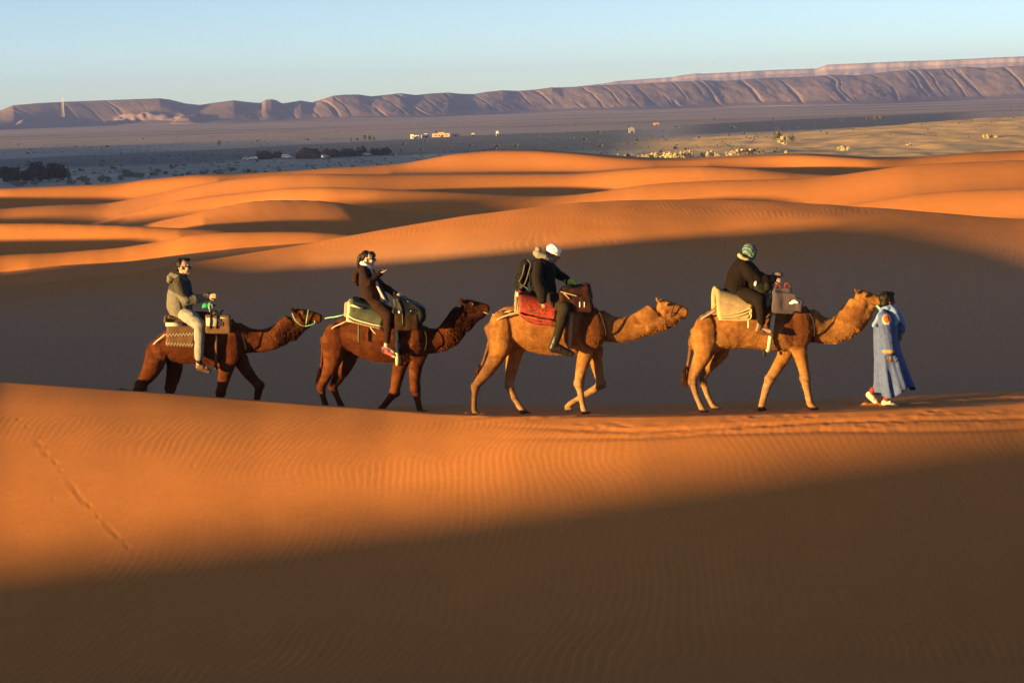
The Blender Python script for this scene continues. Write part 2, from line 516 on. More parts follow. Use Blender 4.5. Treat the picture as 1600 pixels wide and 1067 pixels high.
def plain_material():
    t = NT('desert_plain')
    at_ = t.n('Attribute', attribute_name='tint')
    co = t.coord((0.6, 1.0, 1.0))
    f = t.noise(0.05, 6.0, 0.62, co)
    g = t.noise(0.5, 5.0, 0.7, co)
    col = t.mix(0.75, at_.outputs['Color'], t.ramp(f, [(0.32, (0.78, 0.77, 0.77)), (0.5, (1.0, 0.99, 0.98)), (0.68, (1.2, 1.16, 1.1))]), 'MULTIPLY')
    col = t.mix(0.5, col, t.ramp(g, [(0.35, (0.6, 0.6, 0.6)), (0.65, (1.25, 1.25, 1.25))]), 'MULTIPLY')
    t.base(col)
    t.rough(0.95)
    t.b.inputs['Specular IOR Level'].default_value = 0.1
    return t.m


def build_plain():
    rows = np.concatenate([np.arange(225, 420, 6), np.arange(420, 900, 2.2), np.geomspace(900, 2900, 120)])
    cols = az_columns(460, coarse=1.2, left=-80, right=40)
    az, r = np.meshgrid(cols, rows)
    x, y = r * np.sin(az), r * np.cos(az)
    z = plain_z(x, y)
    tall = ridges(x, y)[1]
    z = np.where(-az > R(18), np.maximum(z - 0.3, tall - 0.5), z)
    z = np.where(r < 290, np.minimum(z, -1.0 + 1.0 * sstep(r, 240, 290)), z)
    me = np_mesh('desert_plain', np.stack([x, y, z], axis=2).reshape(-1, 3), grid_quads(len(rows), len(cols)))
    n = fbm(x * 0.012, y * 0.006, 4, 61)
    c = np.empty(x.shape + (3,))
    grey, pink, sand, green = np.array([.47, .39, .33]), np.array([.60, .38, .275]), np.array([.72, .46, .20]), np.array([.30, .30, .245])
    w = sstep(r, 800, 1300)[..., None]
    c[:] = grey * (1 - w) + pink * w
    s = (sstep(az, R(2.2), R(5.0)) * (1 - sstep(r, 700, 860)))[..., None]
    c = c * (1 - s) + sand * s
    gmask = (sstep(n, 0.5, 0.62) * (1 - s[..., 0]) * (1 - sstep(r, 700, 1000)))[..., None] * 0.7
    c = c * (1 - gmask) + green * gmask
    st = (sstep(fbm(x * 0.004, y * 0.022, 4, 67), 0.56, 0.66) * sstep(r, 850, 1100))[..., None] * 0.75
    c = c * (1 - st) + np.array([.58, .42, .30]) * st
    dk = (sstep(fbm(x * 0.003, y * 0.012, 4, 71), 0.54, 0.66) * sstep(r, 1000, 1500))[..., None] * 0.7
    c = c * (1 - dk) + np.array([.27, .185, .17]) * dk
    # dark scrubland in the middle, tinted darker to paint on the dune's shade, and black gravel flats at the right
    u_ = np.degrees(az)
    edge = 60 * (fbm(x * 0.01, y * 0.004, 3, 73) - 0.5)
    scrub_shade = (1 - sstep(u_, 2.5, 5)) * sstep(r, 600, 660) * (1 - sstep(r + edge, 740 + 14 * (u_ + 15), 790 + 14 * (u_ + 15)))  # scrub ground whose dark tint stands in for shade beyond the cast shadow
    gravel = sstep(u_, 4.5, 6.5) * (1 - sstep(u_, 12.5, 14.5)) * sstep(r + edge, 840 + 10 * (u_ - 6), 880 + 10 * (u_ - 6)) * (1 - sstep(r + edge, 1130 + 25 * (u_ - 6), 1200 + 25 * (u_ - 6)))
    for wgt, cc in ((scrub_shade * 0.85, (.15, .145, .13)), (gravel * 0.9, (.105, .10, .105))):
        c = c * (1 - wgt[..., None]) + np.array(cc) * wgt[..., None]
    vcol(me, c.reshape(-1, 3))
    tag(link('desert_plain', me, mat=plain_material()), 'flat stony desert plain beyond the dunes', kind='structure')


build_plain()


def crest_table(pts, az):
    a = np.array([_pix(u, v) for u, v in pts])
    return np.interp(az, a[:, 0], a[:, 1])


RANGE = [(-160, 185), (-60, 182), (0, 173), (20, 165), (60, 161.5), (100, 159.5), (180, 156.5), (250, 154), (265, 156), (290, 162), (312, 164.5), (335, 161), (365, 157), (380, 159), (400, 161), (408, 161), (414, 156.5), (424, 155.5), (432, 157),
         (441, 162), (455, 160), (470, 157.5), (488, 160.5), (505, 155), (520, 150), (535, 148.5), (560, 148), (580, 151), (600, 149), (625, 146), (650, 149), (672, 146.5), (700, 145), (720, 147), (740, 147.5), (760, 144),
         (785, 141.5), (810, 142.5), (840, 140), (862, 137), (880, 138.5), (910, 135), (950, 133), (1000, 131.5), (1050, 128.5), (1100, 126), (1130, 127), (1200, 122), (1250, 121), (1300, 117.5), (1340, 118), (1400, 111.5),
         (1420, 109), (1480, 107.5), (1510, 105), (1540, 107), (1600, 102.5), (1680, 101), (1800, 108)]
MESA = [(900, 136), (950, 130), (960, 127.5), (1000, 124.5), (1050, 121), (1062, 118.5), (1088, 115), (1100, 115.5), (1150, 113), (1200, 110), (1275, 107.5), (1284, 104.5), (1292, 101.5), (1340, 99.5), (1390, 97), (1450, 95),
        (1500, 93), (1560, 90), (1600, 88.5), (1680, 87), (1800, 86)]


def hill_material(name, a, b, c):
    t = NT(name)
    co = t.coord((1, 1, 1))
    f = t.noise(0.012, 6.0, 0.6, co)
    st = t.noise(0.02, 4.0, 0.6, t.coord((0.12, 0.12, 9.0)))
    col = t.ramp(f, [(0.3, a), (0.5, b), (0.72, c)])
    col = t.mix(0.45, col, t.ramp(st, [(0.35, a), (0.65, c)]))
    t.base(col)
    t.rough(0.95)
    t.b.inputs['Specular IOR Level'].default_value = 0.05
    return t.m


def build_hills():
    cols = np.radians(np.linspace(-18.5, 18.5, 1300))
    T = np.concatenate([np.linspace(0, 1, 150), np.linspace(1.03, 1.6, 16)])
    az, t = np.meshgrid(cols, T)
    foot = 2500 + 80 * np.sin(az * 23) + 60 * np.sin(az * 57 + 1)
    top = 3000 + 50 * np.sin(az * 31 + 2)
    r = foot + (top - foot) * t
    te = crest_table(RANGE, cols)
    zc = EYE[2] + top * te[None, :]
    # spurs run down from the crest leaning to the right, parted by narrow gullies
    q = az * 57.3 - 1.0 * (1 - np.clip(t, 0, 1))
    w = (fbm(q * 0.8, t * 1.0, 4, 81) - 0.5) * 1.8
    prof = np.where(t <= 1, np.interp(np.clip(t, 0, 1), [0, 0.25, 0.6, 0.9, 1.0], [0, 0.12, 0.62, 0.96, 1.0]), 1 - 1.6 * (t - 1))
    leftm = 1 - sstep(az, R(-9.0), R(-6.5))                 # the flat topped hill at the left is smoother
    body = np.clip(t, 0, 1)
    amp = (sstep(body, 0.06, 0.35) * (1 - sstep(body, 0.80, 1.0))) * (1 - 0.6 * leftm)
    def cut(freq, shift, wd):
        ph = (q * freq + w * freq * 0.35 + shift) % 1.0
        keep = vnoise(np.floor(q * freq + w * freq * 0.35 + shift) * 7.3 + 0.5, body * 1.6, 83)
        return np.exp(-((ph - 0.5) / wd) ** 2) * sstep(keep, 0.40, 0.62)
    broad = fbm(q * 0.8, t * 0.9, 3, 91) - 0.5
    z = zc * prof + amp * (3.5 * broad - 1.9 * cut(0.8, 0, 0.04) - 1.1 * cut(1.9, 0.37, 0.05) + 1.3 * (fbm(q * 4.5, t * 7, 3, 95) - 0.5)) * np.clip(zc / 34, 0.4, 1.3)
    # low bright foothills at the left
    fh = leftm * np.exp(-((t - 0.26) / 0.14) ** 2) * np.clip(fbm(az * 57.3 * 0.75, t * 2.2, 4, 97) - 0.44, 0, 1) * 60
    z = z + fh
    z = np.where(t < 0.05, np.minimum(z, 2), z) - 1.5 * (t < 0.02)
    z = np.where((t > 0.93) & (t <= 1.0), z * (1 - sstep(t, 0.93, 1.0)) + zc * sstep(t, 0.93, 1.0), z)
    x, y = r * np.sin(az), r * np.cos(az)
    me = np_mesh('desert_hills', np.stack([x, y, z], axis=2).reshape(-1, 3), grid_quads(*az.shape))
    tag(link('desert_hills', me, mat=hill_material('hill_rock', (.22, .15, .15), (.27, .185, .175), (.31, .215, .195))), 'eroded brown hills along the horizon', kind='structure')


def build_mesa():
    cols = np.radians(np.linspace(1.5, 18.5, 420))
    T = np.concatenate([np.linspace(0, 0.6, 20), np.linspace(0.62, 1, 36), np.linspace(1.02, 1.5, 6)])
    az, t = np.meshgrid(cols, T)
    edge = 5200 + 18 * (fbm(az * 90, az * 0, 4, 101) - 0.5) * 2
    r = edge - 500 + 500 * t
    te = crest_table(MESA, cols)
    zc = EYE[2] + (edge) * te[None, :]
    cliff = np.interp(t, [0, 0.6, 0.72, 0.8, 0.84, 0.93, 0.965, 1.0, 1.5], [-0.2, 0.40, 0.56, 0.68, 0.72, 0.84, 0.95, 1.0, 1.0])
    gul = (1 - np.abs(((az * 57.3 * 3.1 + (fbm(az * 60, t * 2, 3, 103) - .5) * 1.6) % 1.0) * 2 - 1)) - 0.5
    z = zc * cliff + 2.2 * gul * np.exp(-((t - 0.74) / 0.12) ** 2)
    x, y = r * np.sin(az), r * np.cos(az)
    me = np_mesh('plateau', np.stack([x, y, z], axis=2).reshape(-1, 3), grid_quads(*az.shape))
    tag(link('plateau', me, mat=hill_material('plateau_rock', (.33, .235, .215), (.38, .28, .25), (.43, .32, .285))), 'pale pink flat topped plateau behind the hills', kind='structure')


build_hills()
build_mesa()

# haze: one closed box of thin air round everything


def build_haze():
    bm = bmesh.new()
    bmesh.ops.create_cube(bm, size=1.0)
    me = bpy.data.meshes.new('haze')
    bm.to_mesh(me)
    bm.free()
    o = link('haze', me)
    o.scale = (6400, 5700, 118)
    o.location = (0, 2768, 54)
    m = bpy.data.materials.new('haze_air')
    m.use_nodes = True
    nt = m.node_tree
    nt.nodes.remove(nt.nodes['Principled BSDF'])
    v = nt.nodes.new('ShaderNodeVolumePrincipled')
    v.inputs['Color'].default_value = (0.27, 0.38, 1.0, 1)
    v.inputs['Density'].default_value = HAZE
    v.inputs['Anisotropy'].default_value = 0.0
    nt.links.new(v.outputs['Volume'], nt.nodes['Material Output'].inputs['Volume'])
    me.materials.append(m)
    tag(o, 'thin pale air over the desert', kind='stuff')


HAZE = 1.2e-4
build_haze()

# ------------------------------------------------------------------ kit for bodies and cloth


def up(v):
    return Vector((float(v[0]), float(v[1]), float(v[2])))


def sphere_dirs(nu=12, nv=8):
    v = [(0, 0, -1)]
    for j in range(1, nv):
        th = -math.pi / 2 + math.pi * j / nv
        for i in range(nu):
            ph = 2 * math.pi * i / nu
            v.append((math.cos(th) * math.cos(ph), math.cos(th) * math.sin(ph), math.sin(th)))
    v.append((0, 0, 1))
    f = []
    for i in range(nu): f.append((0, 1 + (i + 1) % nu, 1 + i))
    for j in range(nv - 2):
        for i in range(nu):
            a, b = 1 + j * nu + i, 1 + j * nu + (i + 1) % nu
            f.append((a, b, b + nu, a + nu))
    n = 1 + (nv - 1) * nu
    for i in range(nu): f.append((1 + (nv - 2) * nu + i, 1 + (nv - 2) * nu + (i + 1) % nu, n))
    return np.array(v), f


SPH_V, SPH_F = sphere_dirs()


def frame(axis, ref=(0, 1, 0)):
    a = up(axis).normalized()
    b = up(ref)
    if abs(a.dot(b)) > 0.97: b = Vector((1, 0, 0)) if abs(a.x) < 0.9 else Vector((0, 0, 1))
    x = b.cross(a).normalized()
    y = a.cross(x)
    return x, y, a


class Blob:
    """Collects overlapping solids and grows one continuous surface round them."""

    def __init__(self):
        self.v, self.f = [], []

    def add(self, v, f):
        o = len(self.v)
        self.v.extend([tuple(map(float, p)) for p in v])
        self.f.extend([tuple(i + o for i in q) for q in f])

    def ell(self, c, r, axis=(0, 0, 1), ref=(0, 1, 0)):
        x, y, a = frame(axis, ref)
        m = np.array([x, y, a])
        if not hasattr(r, '__len__'): r = (r, r, r)
        self.add(np.array(c) + (SPH_V * np.array(r)) @ m, SPH_F)
        return self

    def box(self, c, h, axis=(0, 0, 1), ref=(0, 1, 0)):
        """Box with softened corners (soft after growing); h = half sizes along x, y (ref) and axis."""
        x, y, a = frame(axis, ref)
        m = np.array([x, y, a])
        v = np.array([(i, j, l) for l in (-1, 1) for j in (-1, 1) for i in (-1, 1)]) * np.array(h)
        self.add(np.array(c) + v @ m, [(0, 2, 3, 1), (4, 5, 7, 6), (0, 1, 5, 4), (1, 3, 7, 5), (3, 2, 6, 7), (2, 0, 4, 6)])
        return self

    def cap(self, p0, r0, p1, r1, flat=1.0, ref=(0, 1, 0)):
        p0, p1 = np.array(p0, float), np.array(p1, float)
        x, y, a = frame(p1 - p0, ref)
        m = np.array([x, y, a])
        s = SPH_V * np.array([1, flat, 1])
        hi = SPH_V[:, 2] > -1e-6
        # equator goes with the far end; a second ring near the start keeps the taper straight
        pts = np.where(hi[:, None], p1 + (s * r1) @ m, p0 + (s * r0) @ m)
        self.add(pts, SPH_F)
        return self

    def chain(self, pr, flat=1.0):
        for (p, r), (q, s) in zip(pr[:-1], pr[1:]): self.cap(p, r, q, s, flat)
        return self

    def loft(self, rings, n=18):
        """rings: (centre, axis1, r1, axis2, r2); ends are rounded off."""
        rr = list(rings)
        V, F = [], []
        first, last = rr[0], rr[-1]
        full = []
        d0 = np.array(first[0]) - np.array(rr[1][0]); d0 = d0 / np.linalg.norm(d0)
        d1 = np.array(last[0]) - np.array(rr[-2][0]); d1 = d1 / np.linalg.norm(d1)
        for k in (0.95, 0.75, 0.4):
            c = np.array(first[0]) + d0 * min(first[2], first[4]) * k * 0.6
            s = math.sqrt(1 - k * k)
            full.append((c, first[1], first[2] * s, first[3], first[4] * s))
        full += rr
        for k in (0.4, 0.75, 0.95):
            c = np.array(last[0]) + d1 * min(last[2], last[4]) * k * 0.6
            s = math.sqrt(1 - k * k)
            full.append((c, last[1], last[2] * s, last[3], last[4] * s))
        for c, a1, r1, a2, r2 in full:
            for i in range(n):
                t = 2 * math.pi * i / n
                V.append(np.array(c) + np.array(a1) * r1 * math.cos(t) + np.array(a2) * r2 * math.sin(t))
        m = len(full)
        for j in range(m - 1):
            for i in range(n):
                F.append((j * n + i, j * n + (i + 1) % n, (j + 1) * n + (i + 1) % n, (j + 1) * n + i))
        V.append(np.mean(V[:n], axis=0)); V.append(np.mean(V[(m - 1) * n:m * n], axis=0))
        a, b = len(V) - 2, len(V) - 1
        for i in range(n):
            F.append((a, (i + 1) % n, i))
            F.append((b, (m - 1) * n + i, (m - 1) * n + (i + 1) % n))
        self.add(V, F)
        return self

    def raw(self, name):
        me = bpy.data.meshes.new(name)
        me.from_pydata(self.v, [], self.f)
        me.update()
        bm = bmesh.new(); bm.from_mesh(me)
        bmesh.ops.recalc_face_normals(bm, faces=bm.faces)
        bm.to_mesh(me); bm.free()
        me.polygons.foreach_set('use_smooth', [True] * len(me.polygons))
        return me

    def grow(self, name, voxel, smooth=4, factor=0.5):
        me = self.raw(name + '_seed')
        o = bpy.data.objects.new('seed', me)
        COL.objects.link(o)
        m = o.modifiers.new('r', 'REMESH')
        m.mode = 'VOXEL'
        m.voxel_size = voxel
        if smooth:
            s = o.modifiers.new('s', 'SMOOTH')
            s.factor = factor
            s.iterations = smooth
        dg = bpy.context.evaluated_depsgraph_get()
        out = bpy.data.meshes.new_from_object(o.evaluated_get(dg))
        out.name = name
        bpy.data.objects.remove(o)
        bpy.data.meshes.remove(me)
        out.polygons.foreach_set('use_smooth', [True] * len(out.polygons))
        return out


def co_of(me):
    a = np.empty(len(me.vertices) * 3, np.float32)
    me.vertices.foreach_get('co', a)
    return a.reshape(-1, 3).astype(float)


def no_of(me):
    a = np.empty(len(me.vertices) * 3, np.float32)
    me.vertices.foreach_get('normal', a)
    return a.reshape(-1, 3).astype(float)


def set_co(me, c):
    me.vertices.foreach_set('co', np.ascontiguousarray(c, dtype=np.float32).ravel())
    me.update()


def n3(c, s, k=0):
    """Cheap noise in space, -0.5..0.5."""
    x, y, z = c[:, 0] * s, c[:, 1] * s, c[:, 2] * s
    return (vnoise(x + 0.31 * y, z - 0.27 * y, k) + vnoise(y + 0.37 * x, z + 0.3 * x, k + 4)) / 2 - 0.5


def folds(me, amp, s=9.0, k=0, stretch=(1, 1, 0.45)):
    """Cloth folds: uneven creases pushed along the normal."""
    c, n = co_of(me), no_of(me)
    q = c * np.array(stretch)
    w = q + 0.05 * n3(c, 5, k + 8)[:, None]
    f = np.abs(n3(w, s, k)) * 2 - 0.22 + 0.4 * n3(w, s * 2.3, k + 2)
    set_co(me, c + n * (amp * f)[:, None] * 2)
    return me


class Thing:
    """A top-level Empty at the thing's base; parts are meshes given in world coordinates."""

    def __init__(self, name, loc, label, cat, group=None):
        self.loc = up(loc)
        self.o = bpy.data.objects.new(name, None)
        self.o.empty_display_size = 0.2
        self.o.location = self.loc
        COL.objects.link(self.o)
        tag(self.o, label, cat, group)

    def part(self, name, me, mat, parent=None, label=None):
        me.transform(Matrix.Translation(-self.loc))
        me.name = name
        o = link(name, me, parent or self.o, mat)
        if label: o['label'] = label
        return o


def solo(name, me, mat, loc, label, cat, group=None):
    """A top-level thing that is a single mesh, given in world coordinates."""
    loc = up(loc)
    me.transform(Matrix.Translation(-loc))
    me.name = name
    o = link(name, me, None, mat)
    o.location = loc
    return tag(o, label, cat, group)


def tube_mesh(name, pts, rad, n=7, rings=3):
    """Rope or strap: a smooth tube through the given points (rad a number or one per point)."""
    P = [np.array(p, float) for p in pts]
    rad = rad if hasattr(rad, '__len__') else [rad] * len(P)
    C_, Rr = [], []
    for i in range(len(P) - 1):
        p0, p1, p2, p3 = P[max(i - 1, 0)], P[i], P[i + 1], P[min(i + 2, len(P) - 1)]
        for k in range(rings):
            t = k / rings
            C_.append(0.5 * ((2 * p1) + (-p0 + p2) * t + (2 * p0 - 5 * p1 + 4 * p2 - p3) * t * t + (-p0 + 3 * p1 - 3 * p2 + p3) * t ** 3))
            Rr.append(rad[i] * (1 - t) + rad[i + 1] * t)
    C_.append(P[-1]); Rr.append(rad[-1])
    V, F = [], []
    for i, c in enumerate(C_):
        d = C_[min(i + 1, len(C_) - 1)] - C_[max(i - 1, 0)]
        x, y, a = frame(d)
        for k in range(n):
            t = 2 * math.pi * k / n
            V.append(c + (np.array(x) * math.cos(t) + np.array(y) * math.sin(t)) * Rr[i])
    m = len(C_)
    for i in range(m - 1):
        for k in range(n): F.append((i * n + k, i * n + (k + 1) % n, (i + 1) * n + (k + 1) % n, (i + 1) * n + k))
    F.append(tuple(range(n - 1, -1, -1))); F.append(tuple((m - 1) * n + k for k in range(n)))
    me = bpy.data.meshes.new(name)
    me.from_pydata([tuple(map(float, v)) for v in V], [], F)
    me.polygons.foreach_set('use_smooth', [True] * len(me.polygons))
    me.update()
    return me


def sheet_mesh(name, grid, thick):
    """Cloth with thickness from a grid of points (rows x columns x 3)."""
    g = np.array(grid, float)
    nr, nc = g.shape[:2]
    du = np.gradient(g, axis=0); dv = np.gradient(g, axis=1)
    n = np.cross(du, dv)
    n /= np.maximum(np.linalg.norm(n, axis=2, keepdims=True), 1e-9)
    V = np.concatenate([(g + n * thick / 2).reshape(-1, 3), (g - n * thick / 2).reshape(-1, 3)])
    q = grid_quads(nr, nc)
    o = nr * nc
    F = [tuple(a) for a in q] + [tuple(b + o for b in a[::-1]) for a in q]
    edge = [(0, j) for j in range(nc)] + [(i, nc - 1) for i in range(1, nr)] + [(nr - 1, j) for j in range(nc - 2, -1, -1)] + [(i, 0) for i in range(nr - 2, 0, -1)]
    for a, b in zip(edge, edge[1:] + edge[:1]):
        i, j = a[0] * nc + a[1], b[0] * nc + b[1]
        F.append((int(j), int(i), int(i + o), int(j + o)))
    me = bpy.data.meshes.new(name)
    me.from_pydata([tuple(map(float, v)) for v in V], [], F)
    bm = bmesh.new(); bm.from_mesh(me)
    bmesh.ops.recalc_face_normals(bm, faces=bm.faces)
    bm.to_mesh(me); bm.free()
    me.polygons.foreach_set('use_smooth', [True] * len(me.polygons))
    me.update()
    return me


def tufts(name, me, weight, n, length, flow, width=0.006, seed=1, colour=None, stiff=0.6):
    """Hair: short tapering blades rooted on the mesh where weight(points, normals) is high."""
    rng = np.random.default_rng(seed)
    me.calc_loop_triangles()
    tri = np.empty(len(me.loop_triangles) * 3, np.int32)
    me.loop_triangles.foreach_get('vertices', tri)
    tri = tri.reshape(-1, 3)
    c, nn = co_of(me), no_of(me)
    w = weight(c, nn)
    a, b, d = c[tri[:, 0]], c[tri[:, 1]], c[tri[:, 2]]
    area = np.linalg.norm(np.cross(b - a, d - a), axis=1) * w[tri].mean(axis=1)
    pick = rng.choice(len(tri), n, p=area / area.sum())
    r1, r2 = np.sqrt(rng.random(n)), rng.random(n)
    k0, k1, k2 = 1 - r1, r1 * (1 - r2), r1 * r2
    T = tri[pick]
    root = c[T[:, 0]] * k0[:, None] + c[T[:, 1]] * k1[:, None] + c[T[:, 2]] * k2[:, None]
    nor = nn[T[:, 0]]
    wl = w[T].mean(axis=1)
    L = length * (0.55 + 0.7 * rng.random(n)) * np.clip(0.4 + 0.6 * wl, 0.4, 1.3)
    f = flow(root)
    d1 = nor * stiff + f + rng.normal(size=(n, 3)) * 0.2
    d1 /= np.linalg.norm(d1, axis=1, keepdims=True)
    d2 = d1 + f * 0.9 + np.array([0, 0, -0.35]) + rng.normal(size=(n, 3)) * 0.15
    d2 /= np.linalg.norm(d2, axis=1, keepdims=True)
    side = np.cross(d1, rng.normal(size=(n, 3)))
    side /= np.maximum(np.linalg.norm(side, axis=1, keepdims=True), 1e-6)
    hw = (width * (0.6 + 0.8 * rng.random(n)))[:, None]
    root = root - nor * 0.004
    p0, p1 = root - side * hw, root + side * hw
    mid = root + d1 * (L * 0.55)[:, None]
    m0, m1 = mid - side * hw * 0.7, mid + side * hw * 0.7
    tip = mid + d2 * (L * 0.55)[:, None]
    V = np.stack([p0, p1, m1, m0, tip], axis=1).reshape(-1, 3)
    base = np.arange(n) * 5
    F = np.concatenate([np.stack([base, base + 1, base + 2], 1), np.stack([base, base + 2, base + 3], 1), np.stack([base + 3, base + 2, base + 4], 1)])
    out = np_mesh(name, V, F)
    if colour is not None:
        cc = colour(root, nor) * (0.75 + 0.5 * rng.random(n))[:, None]
        vcol(out, np.repeat(cc, 5, axis=0))
    return out


def coat_material(name, rough=0.85, scale=60.0, sheen=0.0):
    t = NT(name)
    a = t.n('Attribute', attribute_name='tint')
    co = t.coord()
    f = t.noise(scale, 4.0, 0.65, co)
    g = t.noise(9.0, 4.0, 0.6, co)
    col = t.mix(0.8, a.outputs['Color'], t.ramp(f, [(0.3, (0.62, 0.6, 0.58)), (0.7, (1.32, 1.32, 1.32))]), 'MULTIPLY')
    col = t.mix(0.7, col, t.ramp(g, [(0.3, (0.66, 0.62, 0.58)), (0.7, (1.25, 1.25, 1.25))]), 'MULTIPLY')
    t.base(col)
    t.rough(rough)
    t.b.inputs['Sheen Weight'].default_value = sheen
    t.b.inputs['Specular IOR Level'].default_value = 0.06
    t.bump(f, 0.35, 0.012)
    return t.m


def cloth_material(name, col, var=0.25, scale=14.0, rough=0.9, weave=260.0, spec=0.08):
    t = NT(name)
    co = t.coord()
    f = t.noise(scale, 4.0, 0.6, co)
    t.base(t.ramp(f, [(0.3, tuple(c * (1 - var) for c in col)), (0.7, tuple(min(1, c * (1 + var)) for c in col))]))
    t.rough(rough)
    t.b.inputs['Specular IOR Level'].default_value = spec
    t.bump(t.noise(weave, 2.0, 0.6, co), 0.2, 0.003)
    return t.m


M_COAT = coat_material('camel_coat')
M_EYE = simple('dark_eye', (0.012, 0.008, 0.006), 0.15, 0.1, spec=0.6)

# ------------------------------------------------------------------ camels


class View:
    """Places points and sizes, measured on the photo, on the upright plane at depth Y in the place."""

    def __init__(self, Y):
        self.Y = Y
        self.k = Y / FOC

    def p(self, u, v, dy=0.0):
        return np.array(at(u, v, self.Y + dy))

    def chain(self, pts):
        return [(self.p(u, v, dy), r * self.k) for u, v, r, dy in pts]


YAX = np.array([0.0, 1.0, 0.0])


def spine_loft(b, V, pts, lat):
    """Neck, tail and such: pts (u, v, radius px); lat = lateral radius as a share of the radius."""
    P = [V.p(u, v, d) for u, v, r, d in pts]
    rings = []
    for i, (u, v, r, d) in enumerate(pts):
        t = P[min(i + 1, len(P) - 1)] - P[max(i - 1, 0)]
        n = np.cross(YAX, t); n /= np.linalg.norm(n)
        l = lat[i] if hasattr(lat, '__len__') else lat
        rings.append((P[i], n, r * V.k, YAX, r * V.k * l))
    b.loft(rings)


def body_loft(b, V, top, bot, wid):
    us = np.linspace(max(top[0][0], bot[0][0]), min(top[-1][0], bot[-1][0]), 24)
    tv = np.interp(us, [q[0] for q in top], [q[1] for q in top])
    bv = np.interp(us, [q[0] for q in bot], [q[1] for q in bot])
    rings = []
    for i, u in enumerate(us):
        f = (u - us[0]) / (us[-1] - us[0])
        w = np.interp(f, [0, 0.06, 0.16, 0.35, 0.6, 0.8, 0.93, 1.0], wid) * V.k
        c = V.p(u, (tv[i] + bv[i]) / 2)
        rings.append((c, np.array([0, 0, 1.0]), (bv[i] - tv[i]) / 2 * V.k, YAX, w))
    b.loft(rings, 22)


LIM = [0.75, 0.8, 0.85, 0.9, 1, 1, 1, 1, 1, 1, 1]


